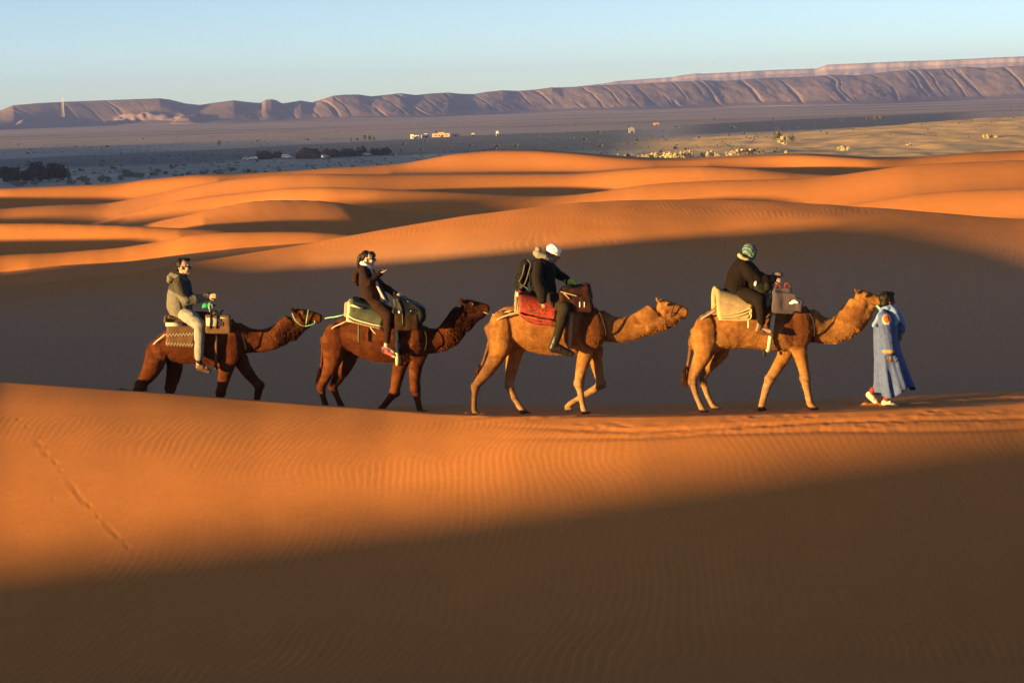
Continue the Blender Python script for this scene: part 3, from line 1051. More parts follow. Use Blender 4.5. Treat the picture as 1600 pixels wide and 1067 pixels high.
def camel(spec):
    V = View(spec['Y'])
    k = V.k
    V.low = float(V.p(*spec['base'])[2])
    b = Blob()
    body_loft(b, V, spec['top'], spec['bot'], [9, 17, 25, 30, 31, 27, 19, 12])
    spine_loft(b, V, [(u, v, r, 0) for u, v, r in spec['neck']], [0.8, 0.72, 0.66, 0.62, 0.6, 0.6, 0.62, 0.66][:len(spec['neck'])])
    spine_loft(b, V, [(u, v, r, 0) for u, v, r in spec['head']], [0.62, 0.66, 0.6, 0.6, 0.75, 0.8][:len(spec['head'])])
    for i in range(1):
        b.chain([(V.p(u, v, 0), r * k) for u, v, r in spec['throat']], 0.75)
    for leg, dy in zip(spec['legs'], spec.get('leg_dy', (-0.17, 0.17, -0.15, 0.15))):
        pts = []
        for i, q in enumerate(leg):
            d = dy * (0.65 if i == 0 else 1.0)
            pts.append((q[0], q[1], q[2], d))
        spine_loft(b, V, pts, LIM[:len(pts)] if len(pts) > 6 else 0.9)
        u, v, r = leg[-1]
        # two-toed pad
        for s in (-1, 1):
            b.ell(V.p(u + 3.0, v + 2.0, dy + s * 0.035), (0.085, 0.045, 0.032), axis=(0, 0, 1), ref=(0, 1, 0))
        # hock and knee bones
        u, v, r = leg[spec['joint'][0] if leg in spec['legs'][:2] else spec['joint'][1]]
        b.ell(V.p(u, v, dy), r * k * 1.18)
    # tail
    spine_loft(b, V, [(u, v, r, -0.02) for u, v, r in spec['tail']], 0.9)
    # hips, shoulders and brisket give the sides their muscles
    for u, v, ru, rv, dy, rl in spec['bulge']:
        b.ell(V.p(u, v, dy), (ru * k, rl, rv * k), axis=(0, 0, 1), ref=(0, 1, 0))
    # head: brow ridge, cheek, nostril bulge, lower lip, ears
    H = spec['head']
    hx = np.array([H[-1][0] - H[0][0], H[-1][1] - H[0][1]], float); hx /= np.linalg.norm(hx)
    hn = np.array([hx[1], -hx[0]])                       # up across the head in the picture
    def hp(a, c, dy): return V.p(H[0][0] + hx[0] * a + hn[0] * c, H[0][1] + hx[1] * a + hn[1] * c, dy)
    for s in (-1, 1):
        b.ell(hp(11, 7.5, s * 0.075), (4.2 * k, 3.0 * k, 3.0 * k))
        b.ell(hp(9, -5, s * 0.06), (7 * k, 4 * k, 5 * k))
        b.ell(hp(32, 2.5, s * 0.035), (3.4 * k, 2.6 * k, 2.6 * k))
        e0, e1 = hp(-4, 8.5, s * 0.085), hp(-8, 12.0, s * 0.13)
        b.cap(e0, 3.3 * k, e1, 1.7 * k, 0.7)
    lip = hp(30, -6.5, 0)
    b.chain([(hp(14, -8.5, 0), 4.2 * k), (lip, 2.9 * k)])
    me = b.grow('body', 0.0165, 3, 0.5)
    c, n = co_of(me), no_of(me)
    set_co(me, c + n * (0.014 * n3(c, 7, 3) + 0.008 * n3(c, 19, 5) + 0.003 * n3(c, 45, 7))[:, None])
    c, n = co_of(me), no_of(me)
    col = spec['colour'](V, c, n)
    vcol(me, col)
    foot = V.p(spec['base'][0], spec['base'][1])
    T = Thing('camel', foot, spec['label'], 'camel', 'camels walking in the caravan')
    T.part('body', me.copy(), M_COAT)
    for s in (-1, 1):
        e = Blob().ell(hp(11.5, 5.6, s * 0.092), 2.3 * k).raw('eye')
        T.part('eye', e, M_EYE)
        nb = Blob().ell(hp(33.5, 2.6, s * 0.052), (2.0 * k, 0.8 * k, 0.9 * k), ref=(0, 1, 0)).raw('nostril')
        T.part('nostril', nb, M_EYE)
    mo = tube_mesh('mouth', [hp(22, -4.6, -0.075), hp(28, -4.2, -0.066), hp(33.5, -3.2, -0.05), hp(36.0, -2.6, 0), hp(33.5, -3.2, 0.05), hp(28, -4.2, 0.066), hp(22, -4.6, 0.075)], 0.55 * k, 5)
    T.part('mouth', mo, M_EYE)
    # long hair
    shag = lambda cc, nn: spec['shag'](V, cc, nn)
    def flow(p):
        f = np.zeros_like(p); f[:, 0] = -0.35; f[:, 2] = -0.95
        return f
    hair = tufts('hair', me, shag, spec['n_shag'], spec['len'], flow, 0.0055, spec['seed'], lambda p, q: spec['colour'](V, p, q) * 1.25)
    h = T.part('hair', hair, M_COAT)
    h['kind'] = 'stuff'
    fz = tufts('fuzz', me, lambda cc, nn: np.ones(len(cc)), 10000, 0.019, flow, 0.0040, spec['seed'] + 50, lambda p, q: spec['colour'](V, p, q), 0.3)
    h = T.part('fuzz', fz, M_COAT)
    h['kind'] = 'stuff'
    # tail brush
    q = spec['tail'][-1]
    tb = Blob().chain(V.chain([(q[0], q[1] - 8, 2.0, -0.02), (q[0] - 1, q[1] + 4, 1.4, -0.02)])).grow('tail_seed', 0.012, 1)
    br = tufts('tail_brush', tb, lambda cc, nn: np.ones(len(cc)), 900, 0.20, lambda p: np.tile(np.array([-0.15, 0, -1.3]), (len(p), 1)), 0.008, 9, lambda p, q_: np.tile(np.array(spec['brush']), (len(p), 1)), 0.3)
    bo = T.part('tail_brush', br, M_COAT)
    bo['kind'] = 'stuff'
    bpy.data.meshes.remove(tb)
    T.view, T.hp = V, hp
    return T


def px_of(V, c):
    """Photo pixel of each point (used only to measure coat patches off the traced outline)."""
    d = c - EYE
    z = d @ _F
    return IMG_W / 2 + FOC * (d @ RC) / z, IMG_H / 2 - FOC * (d @ UC) / z


def blob_mask(u, v, cu, cv, ru, rv, soft=0.25):
    q = np.sqrt(((u - cu) / ru) ** 2 + ((v - cv) / rv) ** 2)
    return 1 - sstep(q, 1 - soft, 1 + soft)


def lerp(a, b, w):
    return a * (1 - w[:, None]) + np.array(b) * w[:, None]


def tan_colour(patch, legs_from, tail, back):
    def f(V, c, n):
        u, v = px_of(V, c)
        col = np.tile(np.array([.262, .114, .031]), (len(c), 1))
        col = lerp(col, (.150, .058, .015), sstep(n3(c, 5, 11) + 0.5 * n3(c, 17, 12), -0.08, 0.20) * 0.8)
        col = lerp(col, (.175, .070, .021), back(u, v))
        col = lerp(col, (.32, .195, .11), sstep(v, legs_from, legs_from + 55) * (0.55 + 0.9 * n3(c, 14, 17)))
        col = lerp(col, (.105, .036, .011), patch(u, v))
        col = lerp(col, (.10, .045, .02), tail(u, v) * 0.8)
        col = lerp(col, (.05, .035, .028), spec_hoof(c, V))
        return col
    return f


def spec_hoof(c, V):
    return 1 - sstep(c[:, 2], V.low + 0.02, V.low + 0.06)


def dark_colour(mane):
    def f(V, c, n):
        u, v = px_of(V, c)
        col = np.tile(np.array([.068, .0175, .0045]), (len(c), 1))
        col = lerp(col, (.110, .034, .010), sstep(n3(c, 5, 13) + 0.5 * n3(c, 17, 14), -0.02, 0.22) * 0.8)
        col = lerp(col, (.028, .0075, .0032), mane(u, v))
        return col
    return f


def shag_for(parts):
    def f(V, c, n):
        u, v = px_of(V, c)
        w = np.full(len(c), 0.05)
        for cu, cv, ru, rv, a in parts: w = np.maximum(w, a * blob_mask(u, v, cu, cv, ru, rv, 0.7))
        return w
    return f


CAMELS = []
SPEC1 = dict(throat=[(458, 517, 14), (470, 508, 11), (480, 504, 8.5)], Y=35.6, base=(300, 655), seed=1, n_shag=7500, len=0.045, joint=(3, 3), brush=(.03, .012, .006),
    top=[(233, 540), (240, 531), (246, 526), (256, 519), (270, 508), (290, 498), (310, 494), (335, 495), (355, 496), (368, 501), (380, 513)],
    bot=[(233, 556), (250, 566), (262, 562), (270, 567), (300, 570), (336, 573), (360, 573), (375, 562), (384, 550)],
    neck=[(370, 528, 25), (388, 532, 20), (406, 533, 18), (423, 530, 18), (437, 522, 17.5), (448, 511, 16), (455, 503, 14)],
    head=[(462, 494, 13), (473, 495, 12.5), (485, 496, 11), (494, 497, 9), (500, 498, 7.5)],
    legs=[[(246, 550, 18), (240, 570, 16), (230, 588, 12), (219, 602, 8), (213, 612, 6.5), (216, 630, 5), (221, 648, 5), (223, 654, 5)],
          [(272, 555, 15), (273, 575, 13), (270, 592, 11), (266, 606, 8), (265, 618, 6), (270, 636, 4.5), (275, 652, 5), (277, 656, 5)],
          [(358, 560, 15), (352, 580, 11), (348, 600, 8.5), (345, 613, 7.5), (343, 627, 5.5), (341, 645, 5), (342, 653, 5)],
          [(375, 560, 13), (384, 577, 10), (396, 592, 8), (405, 602, 7.5), (404, 612, 6), (401, 625, 5), (397, 640, 5), (396, 648, 5)]],
    tail=[(237, 538, 4), (231, 556, 3.2), (228, 575, 2.6), (225, 592, 2.2)],
    bulge=[(252, 547, 17, 20, -0.14, 0.17), (252, 547, 17, 20, 0.14, 0.17), (362, 540, 18, 30, -0.17, 0.14), (362, 540, 18, 30, 0.17, 0.14), (310, 500, 32, 14, 0, 0.2)],
    colour=dark_colour(lambda u, v: np.maximum(blob_mask(u, v, 455, 525, 22, 20) * 0.8, blob_mask(u, v, 458, 490, 8, 9) * 0.7)),
    shag=shag_for([(450, 528, 20, 14, 1.2), (430, 510, 40, 14, 0.6), (462, 482, 10, 8, 0.7), (365, 545, 24, 30, 0.35)]),
    label='reddish brown camel at the rear of the caravan, carrying the man in grey')
SPEC2 = dict(throat=[(728, 502, 15), (741, 493, 11), (750, 490, 9)], Y=34.6, base=(580, 641), seed=2, n_shag=8000, len=0.05, joint=(4, 3), brush=(.03, .012, .006),
    top=[(508, 522), (514, 511), (522, 504), (535, 497), (555, 488), (580, 480), (605, 481), (630, 490), (650, 502), (667, 514)],
    bot=[(508, 545), (525, 560), (546, 552), (559, 559), (588, 567), (620, 567), (640, 562), (655, 556), (665, 547)],
    neck=[(655, 530, 24), (672, 533, 20), (688, 531, 19), (700, 524, 20), (710, 511, 19.5), (717, 498, 18), (722, 487, 15)],
    head=[(727, 480, 13.5), (738, 481, 12.5), (749, 482, 10.5), (757, 483, 9), (762, 484, 7.5)],
    legs=[[(522, 530, 22), (522, 555, 17), (516, 575, 12), (508, 592, 8), (502, 605, 6.5), (505, 620, 4.5), (509, 634, 5), (511, 640, 5)],
          [(548, 545, 15), (545, 562, 12), (537, 578, 10), (525, 596, 8), (520, 605, 6.5), (527, 620, 4.5), (533, 634, 5), (537, 640, 5)],
          [(655, 548, 15), (650, 570, 11), (648, 590, 9), (649, 606, 8), (652, 622, 5.5), (655, 636, 5), (657, 641, 5)],
          [(632, 552, 14), (624, 575, 11), (620, 595, 9), (617, 612, 8), (608, 624, 5.5), (598, 636, 5), (594, 640, 5)]],
    tail=[(509, 522, 4), (505, 545, 3.2), (503, 565, 2.6), (501, 582, 2.2)],
    bulge=[(524, 532, 20, 28, -0.15, 0.17), (524, 532, 20, 28, 0.15, 0.17), (645, 530, 20, 34, -0.18, 0.14), (645, 530, 20, 34, 0.18, 0.14), (580, 488, 36, 16, 0, 0.2)],
    colour=dark_colour(lambda u, v: np.maximum(blob_mask(u, v, 725, 490, 34, 30) * 0.85, 0)),
    shag=shag_for([(722, 515, 22, 28, 1.1), (712, 478, 22, 16, 1.0), (738, 468, 26, 8, 0.5), (700, 548, 22, 8, 0.6), (645, 545, 24, 28, 0.3)]),
    label='dark brown shaggy camel second from the rear, carrying the woman with the ponytail')
SPEC3 = dict(throat=[(1018, 506, 19), (1034, 504, 14), (1050, 500, 9.5), (1060, 495, 7)], Y=32.5, base=(840, 646), seed=3, n_shag=7500, len=0.034, joint=(5, 3), brush=(.05, .02, .008),
    top=[(766, 512), (772, 497), (782, 483), (793, 478), (808, 477), (830, 468), (850, 466), (880, 470), (905, 476), (931, 482), (946, 494)],
    bot=[(766, 530), (780, 548), (799, 540), (813, 547), (844, 554), (880, 555), (900, 554), (920, 550), (935, 542), (946, 530)],
    neck=[(936, 508, 25), (955, 514, 20.5), (973, 516, 20), (988, 513, 20), (1003, 506, 20.5), (1014, 497, 19), (1022, 488, 16)],
    head=[(1031, 479, 13.5), (1043, 482, 12.5), (1056, 485, 10.5), (1066, 487, 9), (1072, 489, 7.5)],
    legs=[[(782, 512, 26), (783, 540, 19), (775, 560, 13), (762, 580, 10), (749, 595, 7.5), (743, 604, 6.5), (741, 622, 4.5), (741, 638, 4.5), (742, 644, 5)],
          [(808, 535, 17), (803, 555, 13), (800, 575, 10), (797, 592, 8), (795, 603, 7.5), (803, 620, 5), (812, 635, 4.5), (819, 644, 5)],
          [(922, 530, 18), (914, 555, 12), (908, 578, 9), (905, 598, 8), (907, 612, 5.5), (910, 630, 4.5), (913, 643, 5)],
          [(930, 545, 13), (931, 565, 10), (936, 585, 8), (939, 600, 7.5), (928, 609, 6), (914, 617, 5), (902, 624, 4.5), (891, 631, 5), (886, 637, 5)]],
    tail=[(768, 520, 4), (763, 543, 3.2), (757, 560, 2.6), (750, 578, 2.2)],
    bulge=[(784, 515, 22, 30, -0.15, 0.18), (784, 515, 22, 30, 0.15, 0.18), (926, 515, 22, 34, -0.17, 0.13), (926, 515, 22, 34, 0.17, 0.13), (850, 476, 40, 16, 0, 0.2)],
    colour=tan_colour(lambda u, v: np.maximum(blob_mask(u, v, 926, 514, 22, 33, 0.15), 0), 560, lambda u, v: (1 - sstep(u - 0.0 * v, 764, 772)) * (v > 500), lambda u, v: blob_mask(u, v, 860, 520, 55, 26) * 0.5),
    shag=shag_for([(926, 514, 24, 35, 0.45), (1050, 508, 20, 12, 0.9), (1020, 522, 30, 14, 0.5), (980, 492, 45, 12, 0.5), (1028, 466, 12, 7, 0.7), (790, 480, 14, 8, 0.6)]),
    label='golden tan camel with one foreleg lifted, carrying the man in the white turban')
SPEC4 = dict(throat=[(1338, 500, 21), (1350, 491, 14), (1359, 480, 9)], Y=32.3, base=(1180, 641), seed=4, n_shag=7500, len=0.032, joint=(5, 3), brush=(.05, .02, .008),
    top=[(1080, 522), (1086, 508), (1095, 496), (1105, 487), (1117, 481), (1135, 474), (1160, 463), (1185, 463), (1210, 470), (1235, 474), (1258, 478), (1275, 492)],
    bot=[(1080, 545), (1095, 556), (1115, 556), (1134, 547), (1157, 544), (1190, 547), (1230, 550), (1250, 545), (1265, 532), (1275, 524)],
    neck=[(1264, 508, 27), (1285, 516, 21), (1303, 517, 20.5), (1320, 510, 22), (1332, 498, 24), (1338, 484, 21), (1342, 474, 17)],
    head=[(1341, 465, 13.5), (1353, 467, 12.5), (1366, 471, 10.5), (1376, 474, 9.5), (1382, 476, 8)],
    legs=[[(1102, 518, 24), (1101, 545, 18), (1098, 556, 14.5), (1090, 572, 11), (1083, 588, 7.5), (1082, 597, 6.8), (1088, 618, 4.5), (1095, 634, 4.5), (1098, 640, 5)],
          [(1125, 535, 18), (1128, 552, 11), (1116, 566, 9), (1104, 578, 8), (1098, 590, 6.5), (1100, 600, 5.5), (1106, 618, 4.5), (1112, 630, 4.5), (1116, 635, 5)],
          [(1246, 535, 16), (1250, 552, 11.5), (1255, 572, 9), (1258, 590, 8), (1260, 602, 7), (1263, 616, 5.5), (1266, 630, 5.5), (1270, 636, 5)],
          [(1232, 540, 14), (1223, 560, 10.5), (1212, 578, 9), (1203, 592, 8), (1198, 605, 6.5), (1193, 622, 5.5), (1190, 635, 5.5), (1189, 639, 5)]],
    tail=[(1084, 522, 4), (1079, 545, 3.2), (1076, 565, 2.8), (1073, 580, 2.4)],
    bulge=[(1104, 520, 22, 30, -0.15, 0.18), (1104, 520, 22, 30, 0.15, 0.18), (1250, 512, 23, 34, -0.17, 0.13), (1250, 512, 23, 34, 0.17, 0.13), (1175, 474, 42, 16, 0, 0.2)],
    colour=tan_colour(lambda u, v: np.maximum(blob_mask(u, v, 1247, 514, 25, 32, 0.15), blob_mask(u, v, 1352, 505, 10, 22) * 0.35), 560, lambda u, v: (1 - sstep(u, 1078, 1084)) * (v > 505), lambda u, v: blob_mask(u, v, 1165, 515, 60, 22) * 0.5),
    shag=shag_for([(1247, 514, 27, 34, 0.45), (1345, 518, 26, 20, 0.5), (1300, 500, 40, 10, 0.4), (1335, 455, 14, 8, 0.6), (1310, 536, 30, 8, 0.5)]),
    label='golden tan camel at the head of the caravan, its nose beside the guide in blue')
for sp in (SPEC1, SPEC2, SPEC3, SPEC4):
    CAMELS.append(camel(sp))

# ------------------------------------------------------------------ people, saddles, bags and ropes


def tint_cloth(name, var=0.20, scale=16.0, rough=0.85):
    t = NT(name)
    a = t.n('Attribute', attribute_name='tint')
    co = t.coord()
    f = t.noise(scale, 4.0, 0.6, co)
    t.base(t.mix(1.0, a.outputs['Color'], t.ramp(f, [(0.3, (1 - var,) * 3), (0.7, (1 + var,) * 3)]), 'MULTIPLY'))
    t.rough(rough)
    t.b.inputs['Specular IOR Level'].default_value = 0.08
    t.bump(t.noise(240.0, 2.0, 0.6, co), 0.2, 0.003)
    return t.m


M_CLOTH = tint_cloth('tinted_cloth')
M_SKIN = tint_cloth('skin', 0.10, 9.0, 0.55)
M_HAIR = simple('black_hair', (0.0085, 0.0050, 0.0040), 0.5, 0.35, 40, 0.4, 0.008, spec=0.15)
M_BLACKCLOTH = cloth_material('black_cloth', (0.010, 0.008, 0.007), 0.4)
M_LEATHER = simple('brown_leather', (0.10, 0.045, 0.022), 0.45, 0.35, 18, 0.2, 0.004, spec=0.4)
M_DARKLEATHER = simple('dark_leather', (0.011, 0.007, 0.005), 0.45, 0.4, 20, 0.2, 0.004, spec=0.4)
M_GLASS = simple('dark_lenses', (0.010, 0.010, 0.012), 0.12, 0.1, spec=0.6)
M_ROPE_GREEN = cloth_material('green_rope', (0.22, 0.42, 0.26), 0.35, 60)
M_GREEN = cloth_material('green_cloth', (0.03, 0.30, 0.13), 0.3, 20)
M_ROPE_PALE = cloth_material('pale_rope', (0.42, 0.36, 0.30), 0.3, 60)
M_ROPE_DARK = cloth_material('dark_rope', (0.030, 0.020, 0.014), 0.3, 60)
M_STRAP = cloth_material('tan_strap', (0.30, 0.22, 0.13), 0.3, 30)
M_WHITE = cloth_material('white_cloth', (0.78, 0.76, 0.74), 0.10, 12)
M_CREAM = cloth_material('cream_cloth', (0.55, 0.47, 0.32), 0.2, 18)
M_BROWNWOOL = cloth_material('brown_wool', (0.115, 0.060, 0.032), 0.3, 30)
M_GREENWOOL = cloth_material('grey_green_wool', (0.075, 0.080, 0.048), 0.3, 24)
M_TAN = cloth_material('tan_wool', (0.36, 0.25, 0.125), 0.14, 22)
M_METAL = simple('buckle_metal', (0.5, 0.42, 0.3), 0.35, 0.2, metal=1.0, spec=0.5)
M_PHONE = simple('dark_red_phone', (0.06, 0.012, 0.012), 0.3, 0.2, spec=0.5)


def red_rug():
    t = NT('red_rug')
    co = t.coord((1, 1, 1.3))
    f = t.noise(26.0, 3.0, 0.7, co)
    t.base(t.ramp(f, [(0.42, (0.085, 0.035, 0.016)), (0.50, (0.22, 0.030, 0.016)), (0.58, (0.42, 0.032, 0.018)), (0.80, (0.48, 0.05, 0.022))]))
    t.rough(0.9)
    t.bump(t.noise(200, 2, 0.6, co), 0.3, 0.004)
    return t.m


M_RED = red_rug()


def turban_material():
    t = NT('blue_gold_turban')
    co = t.coord((1.0, 1.0, 1.0))
    w = t.n('TexWave', Scale=4.2, Distortion=3.5, Detail=2.0)
    w.bands_direction = 'DIAGONAL'
    t.l(co, w.inputs['Vector'])
    f = t.noise(30, 3, 0.6, co)
    c = t.ramp(w.outputs['Fac'], [(0.18, (0.02, 0.10, 0.13)), (0.38, (0.07, 0.20, 0.22)), (0.52, (0.30, 0.23, 0.09)), (0.72, (0.22, 0.15, 0.05)), (0.9, (0.03, 0.05, 0.06))])
    t.base(t.mix(0.5, c, t.ramp(f, [(0.35, (0.6,) * 3), (0.65, (1.4,) * 3)]), 'MULTIPLY'))
    t.rough(0.85)
    return t.m


M_TURBAN = turban_material()
SKIN = (0.36, 0.235, 0.165)
SKIN_BROWN = (0.20, 0.105, 0.062)


def flat_col(me, c):
    vcol(me, np.tile(np.array(c, float), (len(me.vertices), 1)))
    return me


def head(b, c, f, upv, r):
    c, f, upv = np.array(c), np.array(f, float), np.array(upv, float)
    f /= np.linalg.norm(f)
    upv = upv - f * upv.dot(f); upv /= np.linalg.norm(upv)
    s = np.cross(f, upv)
    P = lambda a, d, e: c + f * a * r + s * d * r + upv * e * r
    E = lambda a, d, e, ra, rd, re: b.ell(P(a, d, e), (ra * r, rd * r, re * r), axis=upv, ref=s)
    E(-0.08, 0, 0.20, 0.88, 0.72, 0.80)
    E(0.26, 0, -0.38, 0.54, 0.52, 0.52)
    E(0.58, 0, -0.76, 0.20, 0.22, 0.20)
    E(0.66, 0, 0.24, 0.18, 0.46, 0.13)
    b.cap(P(0.80, 0, 0.12), 0.09 * r, P(1.00, 0, -0.20), 0.15 * r)
    E(0.78, 0, -0.47, 0.12, 0.24, 0.09)
    for q in (-1, 1):
        E(-0.05, 0.72 * q, -0.08, 0.19, 0.09, 0.27)
        E(0.55, 0.34 * q, -0.14, 0.26, 0.22, 0.22)
    return P, s, upv, f


def hand(b, w, d, n, L, curl=0.7, thumb=1):
    w, d, n = np.array(w), np.array(d, float), np.array(n, float)
    d /= np.linalg.norm(d)
    n = n - d * n.dot(d); n /= np.linalg.norm(n)
    t = np.cross(d, n) * thumb
    b.ell(w + d * 0.27 * L, (0.20 * L, 0.09 * L, 0.30 * L), axis=d, ref=n)
    for i, (off, ln) in enumerate(((-0.17, 0.36), (-0.06, 0.45), (0.06, 0.48), (0.17, 0.42))):
        p0 = w + d * 0.48 * L + t * off * L
        d1 = d * math.cos(curl * 0.6) - n * math.sin(curl * 0.6)
        d2 = d * math.cos(curl * 1.7) - n * math.sin(curl * 1.7)
        p1 = p0 + d1 * ln * 0.55 * L
        p2 = p1 + d2 * ln * 0.5 * L
        b.chain([(p0, 0.058 * L), (p1, 0.052 * L), (p2, 0.042 * L)])
    q0 = w + d * 0.16 * L + t * 0.16 * L
    q1 = q0 + (d * 0.6 + t * 0.7 - n * 0.25) * 0.24 * L
    q2 = q1 + (d * 0.9 + t * 0.1 - n * 0.4) * 0.2 * L
    b.chain([(q0, 0.075 * L), (q1, 0.062 * L), (q2, 0.05 * L)])


def shoe(b, V, heel, toe, dy, r, slope=0.0):
    h, t = V.p(heel[0], heel[1], dy), V.p(toe[0], toe[1], dy)
    d = t - h
    z = np.array([0, 0, 1.0])
    k = V.k
    b.chain([(h, r * k), (h + d * 0.35 + z * 0.1 * r * k, r * k * 1.0), (h + d * 0.75 - z * 0.25 * r * k, r * k * 0.78), (t - z * 0.35 * r * k, r * k * 0.6)], 1.0)
    b.cap(h - z * 0.55 * r * k, r * k * 0.62, t - z * 0.5 * r * k, r * k * 0.55, 1.2)


def mirror(pts):
    return [(u, v, r, -d) for u, v, r, d in pts]


def grown(b, name, voxel=0.011, smooth=3, fold=0.0, k=0, s=9.0, col=None):
    me = b.grow(name, voxel, smooth)
    if fold: folds(me, fold, s, k)
    if col is not None:
        if callable(col): vcol(me, col(co_of(me), no_of(me)))
        else: flat_col(me, col)
    return me


def thin(pts, f=0.72):
    return [(u, v, r * f, d) for u, v, r, d in pts]


def drape(V, L, Rr, W, nrow=12, narch=19, sag=0.0, wob=0.006, start=0.25):
    """Cloth laid over the camel's back. L and Rr: (u,v) of top and bottom at the left and right end of the near side."""
    g = []
    for i in range(nrow):
        a = i / (nrow - 1)
        row = []
        for j in range(narch):
            s = -1 + 2 * j / (narch - 1)
            q = abs(s)
            f = max(0.0, (q - start) / (1 - start)) ** 1.15
            dy = W * math.sin(min(q * 1.15, 1) * math.pi / 2) ** 0.8
            ul, vl = L[0][0] * (1 - f) + L[1][0] * f, L[0][1] * (1 - f) + L[1][1] * f
            ur, vr = Rr[0][0] * (1 - f) + Rr[1][0] * f, Rr[0][1] * (1 - f) + Rr[1][1] * f
            u, v = ul * (1 - a) + ur * a, vl * (1 - a) + vr * a + sag * math.sin(math.pi * a)
            p = V.p(u, v, -dy)
            w = wob * math.sin(a * 17 + q * 5) * f
            y = p[1] - w if s < 0 else 2 * V.Y - p[1] + w
            row.append((p[0], y, p[2]))
        g.append(row)
    return g


def near_line(V, pts, dy):
    return [V.p(u, v, dy) for u, v in pts]


def zigzag(V, a, b, dy, n, amp, lift=0.012):
    out = []
    for i in range(n + 1):
        t = i / n
        out.append(V.p(a[0] + (b[0] - a[0]) * t, a[1] + (b[1] - a[1]) * t + (amp if i % 2 else -amp), dy - lift))
    return out


def strap_part(T, name, V, pts, dy, r=0.014, mat=None, par=None):
    return T.part(name, tube_mesh(name, near_line(V, pts, dy) if isinstance(dy, (int, float)) else [V.p(u, v, d) for (u, v), d in zip(pts, dy)], r, 6, 3), mat or M_STRAP, par)


def girth(T, V, u0, v0, u1, v1, mat, wid=0.03):
    """Flat belly strap on the near side, under the belly and up the far side."""
    pts = []
    for t in np.linspace(0, 1, 8):
        f = t
        pts.append(V.p(u0 + (u1 - u0) * f, v0 + (v1 - v0) * f, -0.36 - 0.03 * math.sin(math.pi * f) + 0.10 * f ** 3))
    pts.append(V.p(u1 + 0.5, v1 + 3, 0.0))
    q = [np.array([p[0], 2 * V.Y - p[1], p[2]]) for p in pts[:8]][::-1]
    line = pts + q
    g = [[p + np.array([dx, 0, 0]) for dx in (-wid, 0, wid)] for p in line]
    T.part('girth_strap', sheet_mesh('girth_strap', g, 0.012), mat)


# ---------------- rider on the last camel: man in a grey jacket
V1 = View(SPEC1['Y'])
D1 = 0.40


